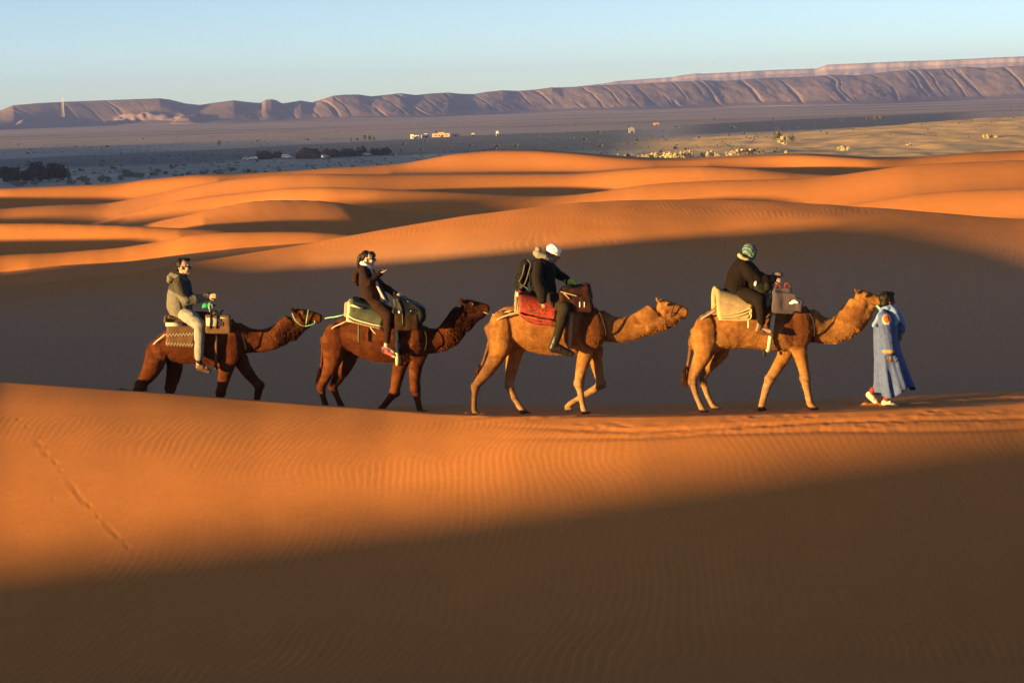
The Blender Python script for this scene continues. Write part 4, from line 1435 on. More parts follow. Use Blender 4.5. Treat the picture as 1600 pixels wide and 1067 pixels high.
def man_grey():
    V = V1
    T = Thing('person', V.p(285, 492), 'man in grey jacket, pale trousers and dark glasses riding the rearmost camel', 'person', 'people of the caravan')
    torso = [(284, 493, 17, 0), (281, 478, 20, 0), (281, 462, 20, 0), (282, 449, 18.5, 0), (284, 439, 13, 0), (284, 431, 7.5, 0)]
    lat = [1.1, 1.0, 0.98, 1.1, 1.35, 1.0]
    arm = [(279, 443, 9.5, -.20), (285, 458, 9.2, -.27), (291, 469, 8.8, -.29), (306, 468, 8, -.24), (325, 463.5, 6.2, -.15)]
    farm = [(284, 443, 9, .20), (292, 458, 8.5, .24), (300, 468, 8, .24), (312, 466, 7, .18), (326, 463, 6, .06)]
    leg = [(287, 491, 13, -.12), (300, 498, 12, -.30), (311.5, 508, 9.6, -D1 - .03), (312, 531, 8.2, -D1 - .04), (311, 558, 7.2, -D1 - .04)]
    # the body itself
    b = Blob()
    spine_loft(b, V, thin(torso, .82), lat)
    for ch in (thin(arm), thin(farm), thin(leg, .75), thin(mirror(leg), .75)): b.chain(V.chain(ch))
    b.chain(V.chain([(284, 434, 6.5, 0), (286, 424, 6, 0)]))
    for s in (-1, 1): b.chain(V.chain([(311, 556, 4.5, s * (D1 + .04)), (311, 571, 4.5, s * (D1 + .04)), (322, 575, 4, s * (D1 + .04))]))
    P, s, U, F = head(b, V.p(287.5, 417, 0), (1, -0.22, -0.02), (0.02, 0, 1), 13.2 * V.k)
    hand(b, V.p(326, 463, -.17), (.9, -.5, 0.1), (-.4, -.8, .3), 18 * V.k, .7)
    hand(b, V.p(326, 463, .06), (1, -.25, 0.0), (0, 1, .3), 14 * V.k, 1.0, -1)
    T.part('body', grown(b, 'body', .009, 2, col=SKIN), M_SKIN)
    # clothing
    b = Blob()
    spine_loft(b, V, torso, lat)
    b.chain(V.chain(arm)); b.chain(V.chain(farm))
    def jc(c, n):
        u, v = px_of(V, c)
        col = np.tile(np.array([.125, .110, .092]), (len(c), 1))
        dark = (1 - sstep(v - 0.55 * (u - 265), 452, 455)) * (1 - sstep(c[:, 1], V.Y - .02, V.Y + .06))
        dark = np.maximum(dark, blob_mask(u, v, 282, 446, 14, 13, .1) * (n[:, 1] < 0.3))
        col = lerp(col, (.045, .038, .030), np.clip(dark, 0, 1) * (u < 300) * (v < 464))
        navy = ((n[:, 0] > 0.55) & (v < 466) & (u > 289) & (np.abs(c[:, 1] - V.Y) < .2)).astype(float)
        return lerp(col, (.020, .026, .045), navy)
    T.part('jacket', grown(b, 'jacket', .011, 2, .013, 3, 10, jc), M_CLOTH)
    b = Blob()
    b.ell(V.p(268.5, 434, 0), (8 * V.k, .17, 6.5 * V.k), axis=(.45, 0, 1)); b.ell(V.p(266, 438, 0), (5.5 * V.k, .15, 6 * V.k))
    for q in (-1, 1): b.chain(V.chain([(269, 430, 5, q * .08), (279, 433, 4.5, q * .13), (289, 438, 3.4, q * .09)]))
    T.part('hood', grown(b, 'hood', .011, 3, .006, 5, 12, (.115, .095, .075)), M_CLOTH)
    b = Blob()
    b.chain(V.chain(leg)); b.chain(V.chain(mirror(leg))); b.ell(V.p(285, 491), (15 * V.k, 17 * V.k, 11 * V.k))
    T.part('trousers', grown(b, 'trousers', .011, 2, .010, 7, 10, (.215, .205, .185)), M_CLOTH)
    for q in (-1, 1):
        b = Blob().chain(V.chain([(311, 556, 4.8, q * (D1 + .04)), (311.5, 567, 4.8, q * (D1 + .04))]))
        T.part('sock', grown(b, 'sock', .010, 1, col=(.012, .012, .013)), M_CLOTH)
        b = Blob(); shoe(b, V, (311, 573), (327, 578), q * (D1 + .04), 5.5)
        T.part('shoe', grown(b, 'shoe', .009, 2, .003, 4, 14), M_LEATHER)
    r = 13.2 * V.k
    b = Blob().ell(P(-.34, 0, .36), (.72 * r, .76 * r, .74 * r), axis=U, ref=s)
    b.ell(P(-.66, 0, -.10), (.28 * r, .60 * r, .5 * r), axis=U, ref=s); b.ell(P(.22, 0, .86), (.58 * r, .58 * r, .22 * r), axis=U, ref=s)
    for q in (-1, 1): b.ell(P(-.22, .64 * q, .12), (.16 * r, .12 * r, .36 * r), axis=U, ref=s)
    T.part('hair', grown(b, 'hair', .009, 2, .005, 9, 22), M_HAIR)
    g = T.part('sunglasses', tube_mesh('sunglasses', [P(-.1, -.78, .08), P(.5, -.66, .06), P(.82, -.36, .02), P(.90, 0, .05), P(.82, .36, .02), P(.5, .66, .06), P(-.1, .78, .08)], [.025 * r, .03 * r, .10 * r, .05 * r, .10 * r, .03 * r, .025 * r], 8, 3), M_GLASS)
    cam_b = Blob().ell(V.p(338.5, 461.5, .0), (3.2 * V.k, 5 * V.k, 2.8 * V.k)).grow('camera_body', .008, 1)
    solo('small_camera', cam_b, simple('grey_plastic', (.25, .25, .27), .4, .1, spec=.5), V.p(337.5, 462, -.05), 'small grey camera held by the man in the grey jacket', 'camera')


# ---------------- second rider: woman with a ponytail
V2 = View(SPEC2['Y'])


def woman_ponytail():
    V = V2
    D = .42
    T = Thing('person', V.p(580, 478), 'woman with black ponytail and dark glasses in a dark brown coat, riding with a phone', 'person', 'people of the caravan')
    torso = [(578, 476, 16, 0), (578, 465, 15.5, 0), (577, 452, 14.5, 0), (575, 438, 15, 0), (573, 427, 13.5, 0), (571, 418, 8, 0)]
    lat = [1.15, 1.05, 1.0, 1.1, 1.2, 1.0]
    arm = [(567, 423, 8, -.18), (571, 434, 7.6, -.24), (577, 441, 7.2, -.25), (586, 434, 6.2, -.21), (594, 427, 5, -.16)]
    farm = [(576, 424, 7.5, .18), (587, 437, 7, .22), (597, 447, 6.5, .22), (608, 453, 6, .10), (617, 459, 5, .0)]
    leg = [(581, 476, 13, -.12), (594, 483, 12, -.30), (606, 493, 9, -D - .04), (606, 512, 7.4, -D - .05), (604.5, 533, 5.2, -D - .05)]
    b = Blob()
    spine_loft(b, V, thin(torso, .82), lat)
    for ch in (thin(arm), thin(farm), thin(leg, .75), thin(mirror(leg), .75)): b.chain(V.chain(ch))
    b.chain(V.chain([(572, 421, 5.5, 0), (574, 410, 5, 0)]))
    for s in (-1, 1): b.chain(V.chain([(604.5, 530, 3.8, s * (D + .05)), (603, 543, 3.6, s * (D + .05)), (614, 550, 3.6, s * (D + .05))]))
    P, s, U, F = head(b, V.p(575.5, 405, 0), (1, -0.28, -0.06), (0.05, 0, 1), 12.2 * V.k)
    hand(b, V.p(594, 426.5, -.18), (1, -.1, .2), (0, -.5, -1), 14.5 * V.k, .35)
    hand(b, V.p(617, 459, .0), (1, -.4, -.1), (0, -.7, .7), 14 * V.k, 1.0, -1)
    T.part('body', grown(b, 'body', .0085, 2, col=(.42, .30, .215)), M_SKIN)
    b = Blob()
    spine_loft(b, V, torso, lat); b.chain(V.chain(arm)); b.chain(V.chain(farm))
    b.ell(V.p(579, 473), (17 * V.k, 18 * V.k, 9 * V.k))
    T.part('coat', grown(b, 'coat', .0105, 2, .013, 13, 10, (.020, .0095, .0075)), M_CLOTH)
    b = Blob().chain(V.chain([(561, 421, 5, 0), (556, 430, 5.5, 0), (555.5, 438, 6, 0), (558, 443, 4.5, 0)]), 1.6)
    T.part('hood', grown(b, 'hood', .0105, 3, .005, 15, 12, (.021, .010, .0075)), M_CLOTH)
    b = Blob(); b.chain(V.chain(leg)); b.chain(V.chain(mirror(leg))); b.ell(V.p(580, 476), (14 * V.k, 17 * V.k, 10 * V.k))
    T.part('trousers', grown(b, 'trousers', .0105, 2, .009, 17, 10, (.024, .010, .006)), M_CLOTH)
    for q in (-1, 1):
        b = Blob(); shoe(b, V, (600.5, 546), (616, 553.5), q * (D + .05), 5.2)
        def sc(c, n):
            f = n3(c, 26, 5)
            col = np.tile(np.array([.36, .09, .10]), (len(c), 1))
            col = lerp(col, (.06, .035, .05), sstep(f, .02, .08))
            return lerp(col, (.62, .52, .44), 1 - sstep(c[:, 2], c[:, 2].min() + .028, c[:, 2].min() + .036))
        T.part('sports_shoe', grown(b, 'sports_shoe', .008, 2, col=sc), M_CLOTH)
    r = 12.2 * V.k
    b = Blob().ell(P(-.32, 0, .36), (.78 * r, .78 * r, .76 * r), axis=U, ref=s)
    b.ell(P(.34, 0, .80), (.48 * r, .58 * r, .24 * r), axis=U, ref=s)
    b.ell(P(.72, .30, .40), (.18 * r, .30 * r, .36 * r), axis=U, ref=s); b.ell(P(.74, -.28, .50), (.16 * r, .26 * r, .26 * r), axis=U, ref=s)
    b.chain([(P(-.80, 0, .45), .24 * r), (P(-1.08, 0, .42), .23 * r), (P(-1.26, 0, 0), .27 * r), (P(-1.34, 0, -.6), .25 * r), (P(-1.38, 0, -1.15), .14 * r)])
    T.part('hair', grown(b, 'hair', .0085, 2, .005, 19, 22), M_HAIR)
    T.part('sunglasses', tube_mesh('sunglasses', [P(-.1, -.78, .10), P(.5, -.66, .08), P(.82, -.36, .02), P(.92, 0, .06), P(.82, .36, .02), P(.5, .66, .08), P(-.1, .78, .10)], [.025 * r, .03 * r, .14 * r, .06 * r, .14 * r, .03 * r, .025 * r], 8, 3), M_GLASS)
    T.part('collar', tube_mesh('collar', [V.p(564, 411, -.08), V.p(570, 413, -.13), V.p(577, 418, -.10), V.p(580, 421, 0), V.p(577, 418, .10), V.p(570, 413, .13), V.p(564, 411, .08)], 2.6 * V.k, 7, 3), M_WHITE)
    for (pts, m) in (([(578, 419), (583, 430), (588, 442), (594, 455), (600, 466), (605, 474)], cloth_material('pale_pink_scarf', (.50, .36, .33), .35, 30)), ([(582, 420), (588, 432), (594, 445), (600, 458), (606, 472)], cloth_material('navy_scarf', (.03, .03, .06), .5, 40)), ([(580, 420), (585, 432), (590, 446), (596, 460), (602, 472)], cloth_material('pink_scarf', (.42, .22, .22), .4, 40))):
        dd = -.13 if 'pale' in m.name else (-.03 if 'navy' in m.name else -.08)
        T.part('scarf', tube_mesh('scarf', [V.p(u, v, dd) for u, v in pts], [1.3 * V.k, 1.9 * V.k, 2.1 * V.k, 2.3 * V.k, 2.4 * V.k, 1.8 * V.k][:len(pts)], 7, 3), m)
    ph = Blob().ell(V.p(601.5, 421.5, -.17), (5.5 * V.k, 3.0 * V.k, 1.3 * V.k), axis=(-.1, 0, 1)).grow('phone', .006, 0)
    solo('phone', ph, M_PHONE, V.p(601.5, 421.5, -.17), 'dark red phone lying on the raised hand of the woman with the ponytail', 'phone')


# ---------------- third rider: man in a white turban, bending forward
V3 = View(SPEC3['Y'])


def man_turban():
    V = V3
    D = .43
    T = Thing('person', V.p(855, 470), 'man in white turban and black jacket bending forward on his camel', 'person', 'people of the caravan')
    torso = [(852, 472, 19, 0), (850, 458, 20, 0), (848, 442, 20.5, 0), (848, 426, 20, 0), (850, 412, 17, 0), (855, 402, 9, 0)]
    lat = [1.1, 1.02, 1.0, 1.05, 1.2, 1.0]
    arm = [(842, 414, 10, -.20), (840, 430, 10.5, -.27), (842, 445, 10, -.37), (846, 458, 8.6, -.46), (847.5, 469, 6.6, -.53)]
    farm = [(858, 416, 9.5, .20), (868, 425, 8.5, .24), (876, 432, 7.5, .22), (884, 437, 6.2, .15), (889, 440, 5, .10)]
    leg = [(858, 468, 14, -.12), (871, 471, 13, -.30), (882, 482, 10.8, -D - .04), (876, 505, 9, -D - .05), (870, 527, 7, -D - .05)]
    b = Blob()
    spine_loft(b, V, thin(torso, .82), lat)
    for ch in (thin(arm), thin(farm), thin(leg, .75), thin(mirror(leg), .75)): b.chain(V.chain(ch))
    b.chain(V.chain([(855, 405, 6.5, 0), (860, 398, 6, 0)]))
    for s in (-1, 1): b.chain(V.chain([(870, 525, 5, s * (D + .05)), (866, 541, 5, s * (D + .05)), (882, 548, 4.5, s * (D + .05))]))
    P, s, U, F = head(b, V.p(864, 396.5, 0), (1, -0.25, -0.45), (0.40, 0, 1), 12.6 * V.k)
    hand(b, V.p(847.5, 469.5, -.53), (.1, .0, -1), (-.4, -1, 0), 15 * V.k, .6)
    hand(b, V.p(889, 440, .10), (1, -.2, -.35), (0, .3, 1), 13 * V.k, .9, -1)
    T.part('body', grown(b, 'body', .0085, 2, col=(.30, .165, .10)), M_SKIN)
    b = Blob(); spine_loft(b, V, torso, lat); b.chain(V.chain(arm)); b.chain(V.chain(farm))
    b.ell(V.p(852, 466), (20 * V.k, 19 * V.k, 11 * V.k))
    T.part('jacket', grown(b, 'jacket', .0105, 2, .013, 23, 9, (.0115, .0085, .0075)), M_CLOTH)
    b = Blob()
    for a, c in ((0, 6), (1, 4.6)):
        b.chain(V.chain([(838 + a * 3, 396 + a * 5, c, 0), (842 + a * 3, 398 + a * 5, c, -.13), (852 + a * 3, 402 + a * 3, c * .9, -.16), (861 + a * 2, 407 + a, c * .7, -.10)]))
        b.chain(V.chain([(838 + a * 3, 396 + a * 5, c, 0), (842 + a * 3, 398 + a * 5, c, .13), (852 + a * 3, 402 + a * 3, c * .9, .16), (861 + a * 2, 407 + a, c * .7, .10)]))
    b.chain(V.chain([(842, 390, 4.5, -.07), (840, 389, 4.5, .07)]))
    T.part('neck_scarf', grown(b, 'neck_scarf', .0095, 2, .006, 25, 14, (.17, .15, .13)), M_CLOTH)
    b = Blob(); b.chain(V.chain(leg)); b.chain(V.chain(mirror(leg))); b.ell(V.p(857, 468), (15 * V.k, 18 * V.k, 11 * V.k))
    T.part('trousers', grown(b, 'trousers', .0105, 2, .010, 27, 9, (.021, .0155, .010)), M_CLOTH)
    for q in (-1, 1):
        b = Blob().chain(V.chain([(871, 523, 7.4, q * (D + .05)), (865, 540, 7.2, q * (D + .05))])); shoe(b, V, (864, 543), (893, 550), q * (D + .05), 7.0)
        T.part('boot', grown(b, 'boot', .009, 2, .003, 6, 14), M_DARKLEATHER)
    r = 12.6 * V.k
    b = Blob()
    for a, e, ra, rd, re, tl in ((-.10, .42, .98, .86, .62, 0), (-.05, .30, 1.04, .90, .30, .25), (-.12, .52, 1.0, .88, .30, -.25), (-.1, .72, .80, .74, .42, .1), (-.2, .16, .98, .84, .24, .12)):
        ax = U + F * tl
        b.ell(P(a, 0, e), (ra * r, rd * r, re * r), axis=ax, ref=s)
    T.part('turban', grown(b, 'turban', .0085, 1, .006, 29, 14), M_WHITE)
    b = Blob().chain(V.chain([(884, 437.5, 6.5, .15), (890, 440.5, 6, .09), (895, 443.5, 4.5, .05)]))
    T.part('glove', grown(b, 'glove', .009, 2, .003, 3, 14, (.55, .55, .04)), M_CLOTH)
    for q in (-1, 1):
        T.part('eye', Blob().ell(P(.78, .32 * q, .02), (.08 * r, .12 * r, .07 * r), axis=U, ref=s).raw('eye'), M_EYE)
    # backpack
    B = Thing('backpack', V.p(816, 430), 'black backpack worn by the man in the white turban', 'backpack')
    b = Blob()
    for u, v, ru, rv in ((816, 436, 11, 17), (819, 420, 10, 15), (815, 446, 10, 9), (823, 413, 8, 8)): b.ell(V.p(u, v), (ru * V.k, .17, rv * V.k), axis=(.25, 0, 1))
    B.part('bag_body', grown(b, 'bag_body', .0105, 3, .007, 31, 10), M_BLACKCLOTH)
    b = Blob().ell(V.p(812, 443), (9 * V.k, .13, 9 * V.k), axis=(.2, 0, 1)); B.part('pocket', grown(b, 'pocket', .0105, 2, .005, 33, 12), M_BLACKCLOTH)
    for pts in ([(824, 406), (829, 412), (826, 426), (820, 444), (812, 450)], [(820, 413), (817, 428), (811, 441)], [(812, 444), (820, 448), (826, 452)]):
        B.part('strap', tube_mesh('strap', [V.p(u, v, -.185) for u, v in pts], 1.1 * V.k, 6, 3), cloth_material('grey_webbing', (.10, .085, .07), .3, 40))
    B.part('shoulder_strap', tube_mesh('shoulder_strap', [V.p(826, 410, -.15), V.p(838, 405, -.25), V.p(852, 412, -.24), V.p(856, 428, -.22), V.p(846, 444, -.24), V.p(828, 448, -.17)], 1.6 * V.k, 6, 4), M_BLACKCLOTH)


# ---------------- fourth rider: woman in black with a patterned turban
V4 = View(SPEC4['Y'])


def woman_black():
    V = V4
    D = .43
    T = Thing('person', V.p(1152, 468), 'woman in black with blue and gold patterned turban riding the lead camel', 'person', 'people of the caravan')
    torso = [(1151, 462, 20, 0), (1151, 450, 20.5, 0), (1155, 434, 19.5, 0), (1160, 420, 18, 0), (1163, 411, 14, 0), (1165, 403, 8, 0)]
    lat = [1.15, 1.08, 1.05, 1.1, 1.25, 1.0]
    arm = [(1164, 416, 10, -.21), (1174, 430, 11.5, -.29), (1184, 440, 11, -.31), (1197, 438, 9, -.31), (1208, 436.5, 6, -.31)]
    farm = [(1168, 416, 9.5, .21), (1180, 428, 9, .25), (1192, 435, 8, .22), (1210, 436, 6, .10)]
    leg = [(1156, 460, 14, -.13), (1173, 464, 13, -.32), (1187, 470, 11, -D - .04), (1190, 487, 9, -D - .06), (1189, 503, 7, -D - .06)]
    b = Blob()
    spine_loft(b, V, thin(torso, .82), lat)
    for ch in (thin(arm), thin(farm), thin(leg, .75), thin(mirror(leg), .75)): b.chain(V.chain(ch))
    b.chain(V.chain([(1165, 406, 6, 0), (1168, 398, 5.5, 0)]))
    for s in (-1, 1): b.chain(V.chain([(1189, 500, 5, s * (D + .06)), (1187, 513, 4.6, s * (D + .06)), (1203, 518, 4, s * (D + .06))]))
    P, s, U, F = head(b, V.p(1171, 395, 0), (.85, .55, -.15), (0.12, 0, 1), 12.0 * V.k)
    hand(b, V.p(1208, 436.5, -.31), (.9, -.4, -.1), (-.3, -.8, .5), 16 * V.k, .7)
    hand(b, V.p(1210, 436, .10), (1, -.2, -.1), (.1, .5, 1), 13.5 * V.k, 1.1, -1)
    T.part('body', grown(b, 'body', .0085, 2, col=SKIN), M_SKIN)
    b = Blob(); spine_loft(b, V, torso, lat); b.chain(V.chain(arm)); b.chain(V.chain(farm)); b.ell(V.p(1152, 460), (21 * V.k, 21 * V.k, 11 * V.k))
    b.chain(V.chain([(1180, 444, 10, -.31), (1192, 449, 8, -.30)]))
    T.part('coat', grown(b, 'coat', .0105, 2, .013, 35, 8, (.0085, .0050, .0038)), M_CLOTH)
    b = Blob(); b.chain(V.chain(leg)); b.chain(V.chain(mirror(leg))); b.ell(V.p(1155, 461), (16 * V.k, 18 * V.k, 11 * V.k))
    T.part('trousers', grown(b, 'trousers', .0105, 2, .009, 37, 9, (.0095, .0060, .0045)), M_CLOTH)
    for q in (-1, 1):
        b = Blob().chain(V.chain([(1189, 497, 7, q * (D + .06)), (1186, 512, 6, q * (D + .06))])); shoe(b, V, (1184, 516), (1207, 521), q * (D + .06), 4.8)
        T.part('boot', grown(b, 'boot', .009, 2, .003, 8, 14), M_LEATHER)
    r = 12.0 * V.k
    b = Blob()
    for a, e, ra, rd, re, tl in ((0, .20, 1.02, .98, .95, 0), (.05, .46, .98, .95, .72, .4), (-.1, .5, .98, .95, .62, -.35), (.05, -.3, .86, .84, .60, .1)):
        b.ell(P(a, 0, e), (ra * r, rd * r, re * r), axis=U + F * tl, ref=s)
    T.part('turban', grown(b, 'turban', .0085, 1, .008, 39, 13), M_TURBAN)
    b = Blob().chain(V.chain([(1156, 399, 3.4, -.02), (1159, 402, 3.4, -.12), (1168, 406, 3.0, -.12), (1172, 407, 2.8, 0)])); b.chain(V.chain([(1156, 399, 3.4, .02), (1160, 402, 3.4, .12), (1172, 407, 2.8, 0)]))
    T.part('neck_scarf', grown(b, 'neck_scarf', .009, 1, .005, 41, 16, (.30, .24, .13)), M_CLOTH)
    b = Blob().ell(V.p(1180.5, 443, -.43), (2.0 * V.k, .02, 4.2 * V.k), axis=(.35, 0, 1))
    T.part('sleeve_patch', grown(b, 'sleeve_patch', .007, 1, .003, 1, 30), M_WHITE)


# ---------------- guide in blue on foot
VG = View(32.25)


def guide():
    V = VG
    T = Thing('person', V.p(1386, 634), 'guide on foot in a long blue robe and blue scarf, leading the caravan', 'person', 'people of the caravan')
    spine = [(1388, 600, 10, 0), (1386, 560, 11, 0), (1384, 530, 12, 0), (1384, 505, 13, 0), (1386, 492, 11, 0), (1387, 485, 6, 0)]
    arm = [(1382, 500, 7.5, -.20), (1384, 520, 7, -.24), (1388, 540, 6, -.31), (1392, 554, 4.6, -.34)]
    farm = [(1392, 498, 7, .18), (1402, 510, 6, .16), (1407, 522, 5, .05), (1406, 530, 4, -.02)]
    nleg = [(1386, 560, 9, -.10), (1388, 590, 7.5, -.10), (1384, 612, 5.5, -.10), (1385, 625, 4.4, -.10)]
    fleg = [(1384, 560, 9, .10), (1376, 588, 7.5, .10), (1367, 608, 5.5, .10), (1362, 616, 4.4, .10)]
    b = Blob()
    spine_loft(b, V, thin(spine, .85), [1.3, 1.25, 1.2, 1.35, 1.4, 1.0])
    for ch in (arm, farm, nleg, fleg): b.chain(V.chain(thin(ch, .85)))
    b.chain(V.chain([(1387, 488, 5, 0), (1388, 479, 5, 0)]))
    b.chain(V.chain([(1385, 624, 4, -.10), (1384, 629, 4, -.10), (1398, 632, 3.6, -.10)])); b.chain(V.chain([(1362, 615, 4, .10), (1359, 618, 4, .10), (1370, 627, 3.6, .10)]))
    P, s, U, F = head(b, V.p(1386.5, 470, .02), (1, .35, -.05), (0, 0, 1), 13.0 * V.k)
    hand(b, V.p(1391.5, 553, -.34), (.12, 0, -1), (.3, -1, 0), 15 * V.k, .35)
    hand(b, V.p(1406, 529, -.02), (-.3, -.2, -1), (1, -.3, 0), 13 * V.k, .7, -1)
    T.part('body', grown(b, 'body', .0085, 2, col=SKIN_BROWN), M_SKIN)
    blue = np.array([.072, .098, .225])
    # robe: an open bell of cloth with hanging folds
    rows = [(486, 1386, 9, .12), (492, 1385.5, 14, .19), (505, 1384, 18, .23), (525, 1383.5, 17.5, .23), (550, 1385, 19, .25), (575, 1389, 22.5, .28), (598, 1393.5, 26, .31), (611, 1396, 27.5, .33)]
    vv = np.linspace(rows[0][0], rows[-1][0], 34)
    ncol = 72
    g = []
    for v in vv:
        cu = np.interp(v, [q[0] for q in rows], [q[1] for q in rows]); ru = np.interp(v, [q[0] for q in rows], [q[2] for q in rows]); rl = np.interp(v, [q[0] for q in rows], [q[3] for q in rows])
        f = (v - 486) / 125
        row = []
        for j in range(ncol + 1):
            t = 2 * math.pi * j / ncol
            w = 1 + f * (0.10 * math.sin(7 * t + 3.0 * f + 1) + 0.06 * math.sin(13 * t + 2) + 0.03 * math.sin(23 * t - 5 * f))
            tail = 1 + 0.22 * f * max(0, math.cos(t)) ** 3
            y = rl * math.sin(t) * w
            base = V.p(cu, v + (5 * f * math.sin(3 * t + 1) - 5 * f * math.cos(t)), 0)
            row.append(base + np.array([ru * V.k * math.cos(t) * w * tail, y, 0]))
        g.append(row)
    me = sheet_mesh('robe', g, 0.008)
    folds(me, .006, 12, 43, (1, 1, .25))
    flat_col(me, blue)
    T.part('robe', me, M_CLOTH)
    b = Blob().chain(V.chain([(1381, 497, 11, -.19), (1384, 515, 11.5, -.25), (1387, 532, 11, -.31), (1388.5, 547, 10, -.33)]))
    def sl(c, n):
        u, v = px_of(V, c)
        col = np.tile(blue * .92, (len(c), 1))
        col = lerp(col, (.40, .19, .08), sstep(v, 546.5, 547.5) * (1 - sstep(v, 551.5, 552)))
        col = lerp(col, (.55, .45, .38), blob_mask(u, v, 1385.5, 499, 7.2, 8.5, .05) * (n[:, 1] < -.2))
        return lerp(col, (.55, .13, .03), blob_mask(u, v, 1385, 498, 5.2, 6.5, .05) * (n[:, 1] < -.2))
    T.part('sleeve', grown(b, 'sleeve', .0085, 2, .006, 45, 10, sl), M_CLOTH)
    b = Blob().chain(V.chain([(1392, 497, 9.5, .18), (1402, 507, 9, .17), (1407, 515, 8, .10)]))
    T.part('sleeve', grown(b, 'sleeve', .0085, 2, .006, 47, 10, blue), M_CLOTH)
    b = Blob()
    b.chain(V.chain([(1392, 481, 5.5, -.06), (1398, 490, 6, -.12), (1402, 500, 5.5, -.14), (1398, 506, 4, -.16)])); b.chain(V.chain([(1392, 481, 5.5, .06), (1403, 491, 6.5, .05), (1410, 503, 5.5, .06), (1413, 509, 3.6, .06)]))
    b.chain(V.chain([(1378, 484, 4.5, -.08), (1386, 482, 4.5, -.10), (1393, 482, 4.5, -.06)])); b.chain(V.chain([(1378, 484, 4.5, .08), (1386, 481, 4.5, .11), (1393, 482, 4.5, .06)]))
    b.chain(V.chain([(1378, 486, 3.5, -.16), (1372, 498, 4, -.20), (1366, 508, 4, -.18)]))
    T.part('scarf', grown(b, 'scarf', .0085, 2, .006, 49, 14, (.16, .235, .40)), M_CLOTH)
    r = 13.0 * V.k
    b = Blob().ell(P(-.22, 0, .32), (.95 * r, .90 * r, .86 * r), axis=U, ref=s); b.ell(P(.35, 0, .78), (.55 * r, .62 * r, .36 * r), axis=U, ref=s)
    b.ell(P(-.5, 0, -.25), (.55 * r, .78 * r, .62 * r), axis=U, ref=s); b.ell(P(.18, -.62, .25), (.42 * r, .28 * r, .5 * r), axis=U, ref=s); b.ell(P(.18, .62, .25), (.42 * r, .28 * r, .5 * r), axis=U, ref=s)
    hm = grown(b, 'hair', .0085, 1, .010, 51, 18)
    T.part('hair', hm, M_HAIR)
    for heel, toe, d in (((1383, 629.5), (1400, 632), -.10), ((1358.5, 617), (1371, 628), .10)):
        b = Blob(); shoe(b, V, heel, toe, d, 5.8)
        def sc(c, n):
            col = np.tile(np.array([.62, .58, .40]), (len(c), 1))
            return lerp(col, (.40, .20, .10), sstep(n3(c, 24, 9), .10, .14) * .8)
        T.part('sports_shoe', grown(b, 'sports_shoe', .008, 2, col=sc), M_CLOTH)
    for pts in ([(1385.5, 618, -.10), (1385, 625, -.10)], [(1363.5, 609, .10), (1361, 615, .10)]):
        b = Blob().chain([(V.p(u, v, d), 5.0 * V.k) for u, v, d in pts])
        T.part('sock', grown(b, 'sock', .009, 1, col=(.22, .03, .02)), M_CLOTH)


man_grey()
woman_ponytail()
man_turban()
woman_black()
guide()

# ---------------- saddles


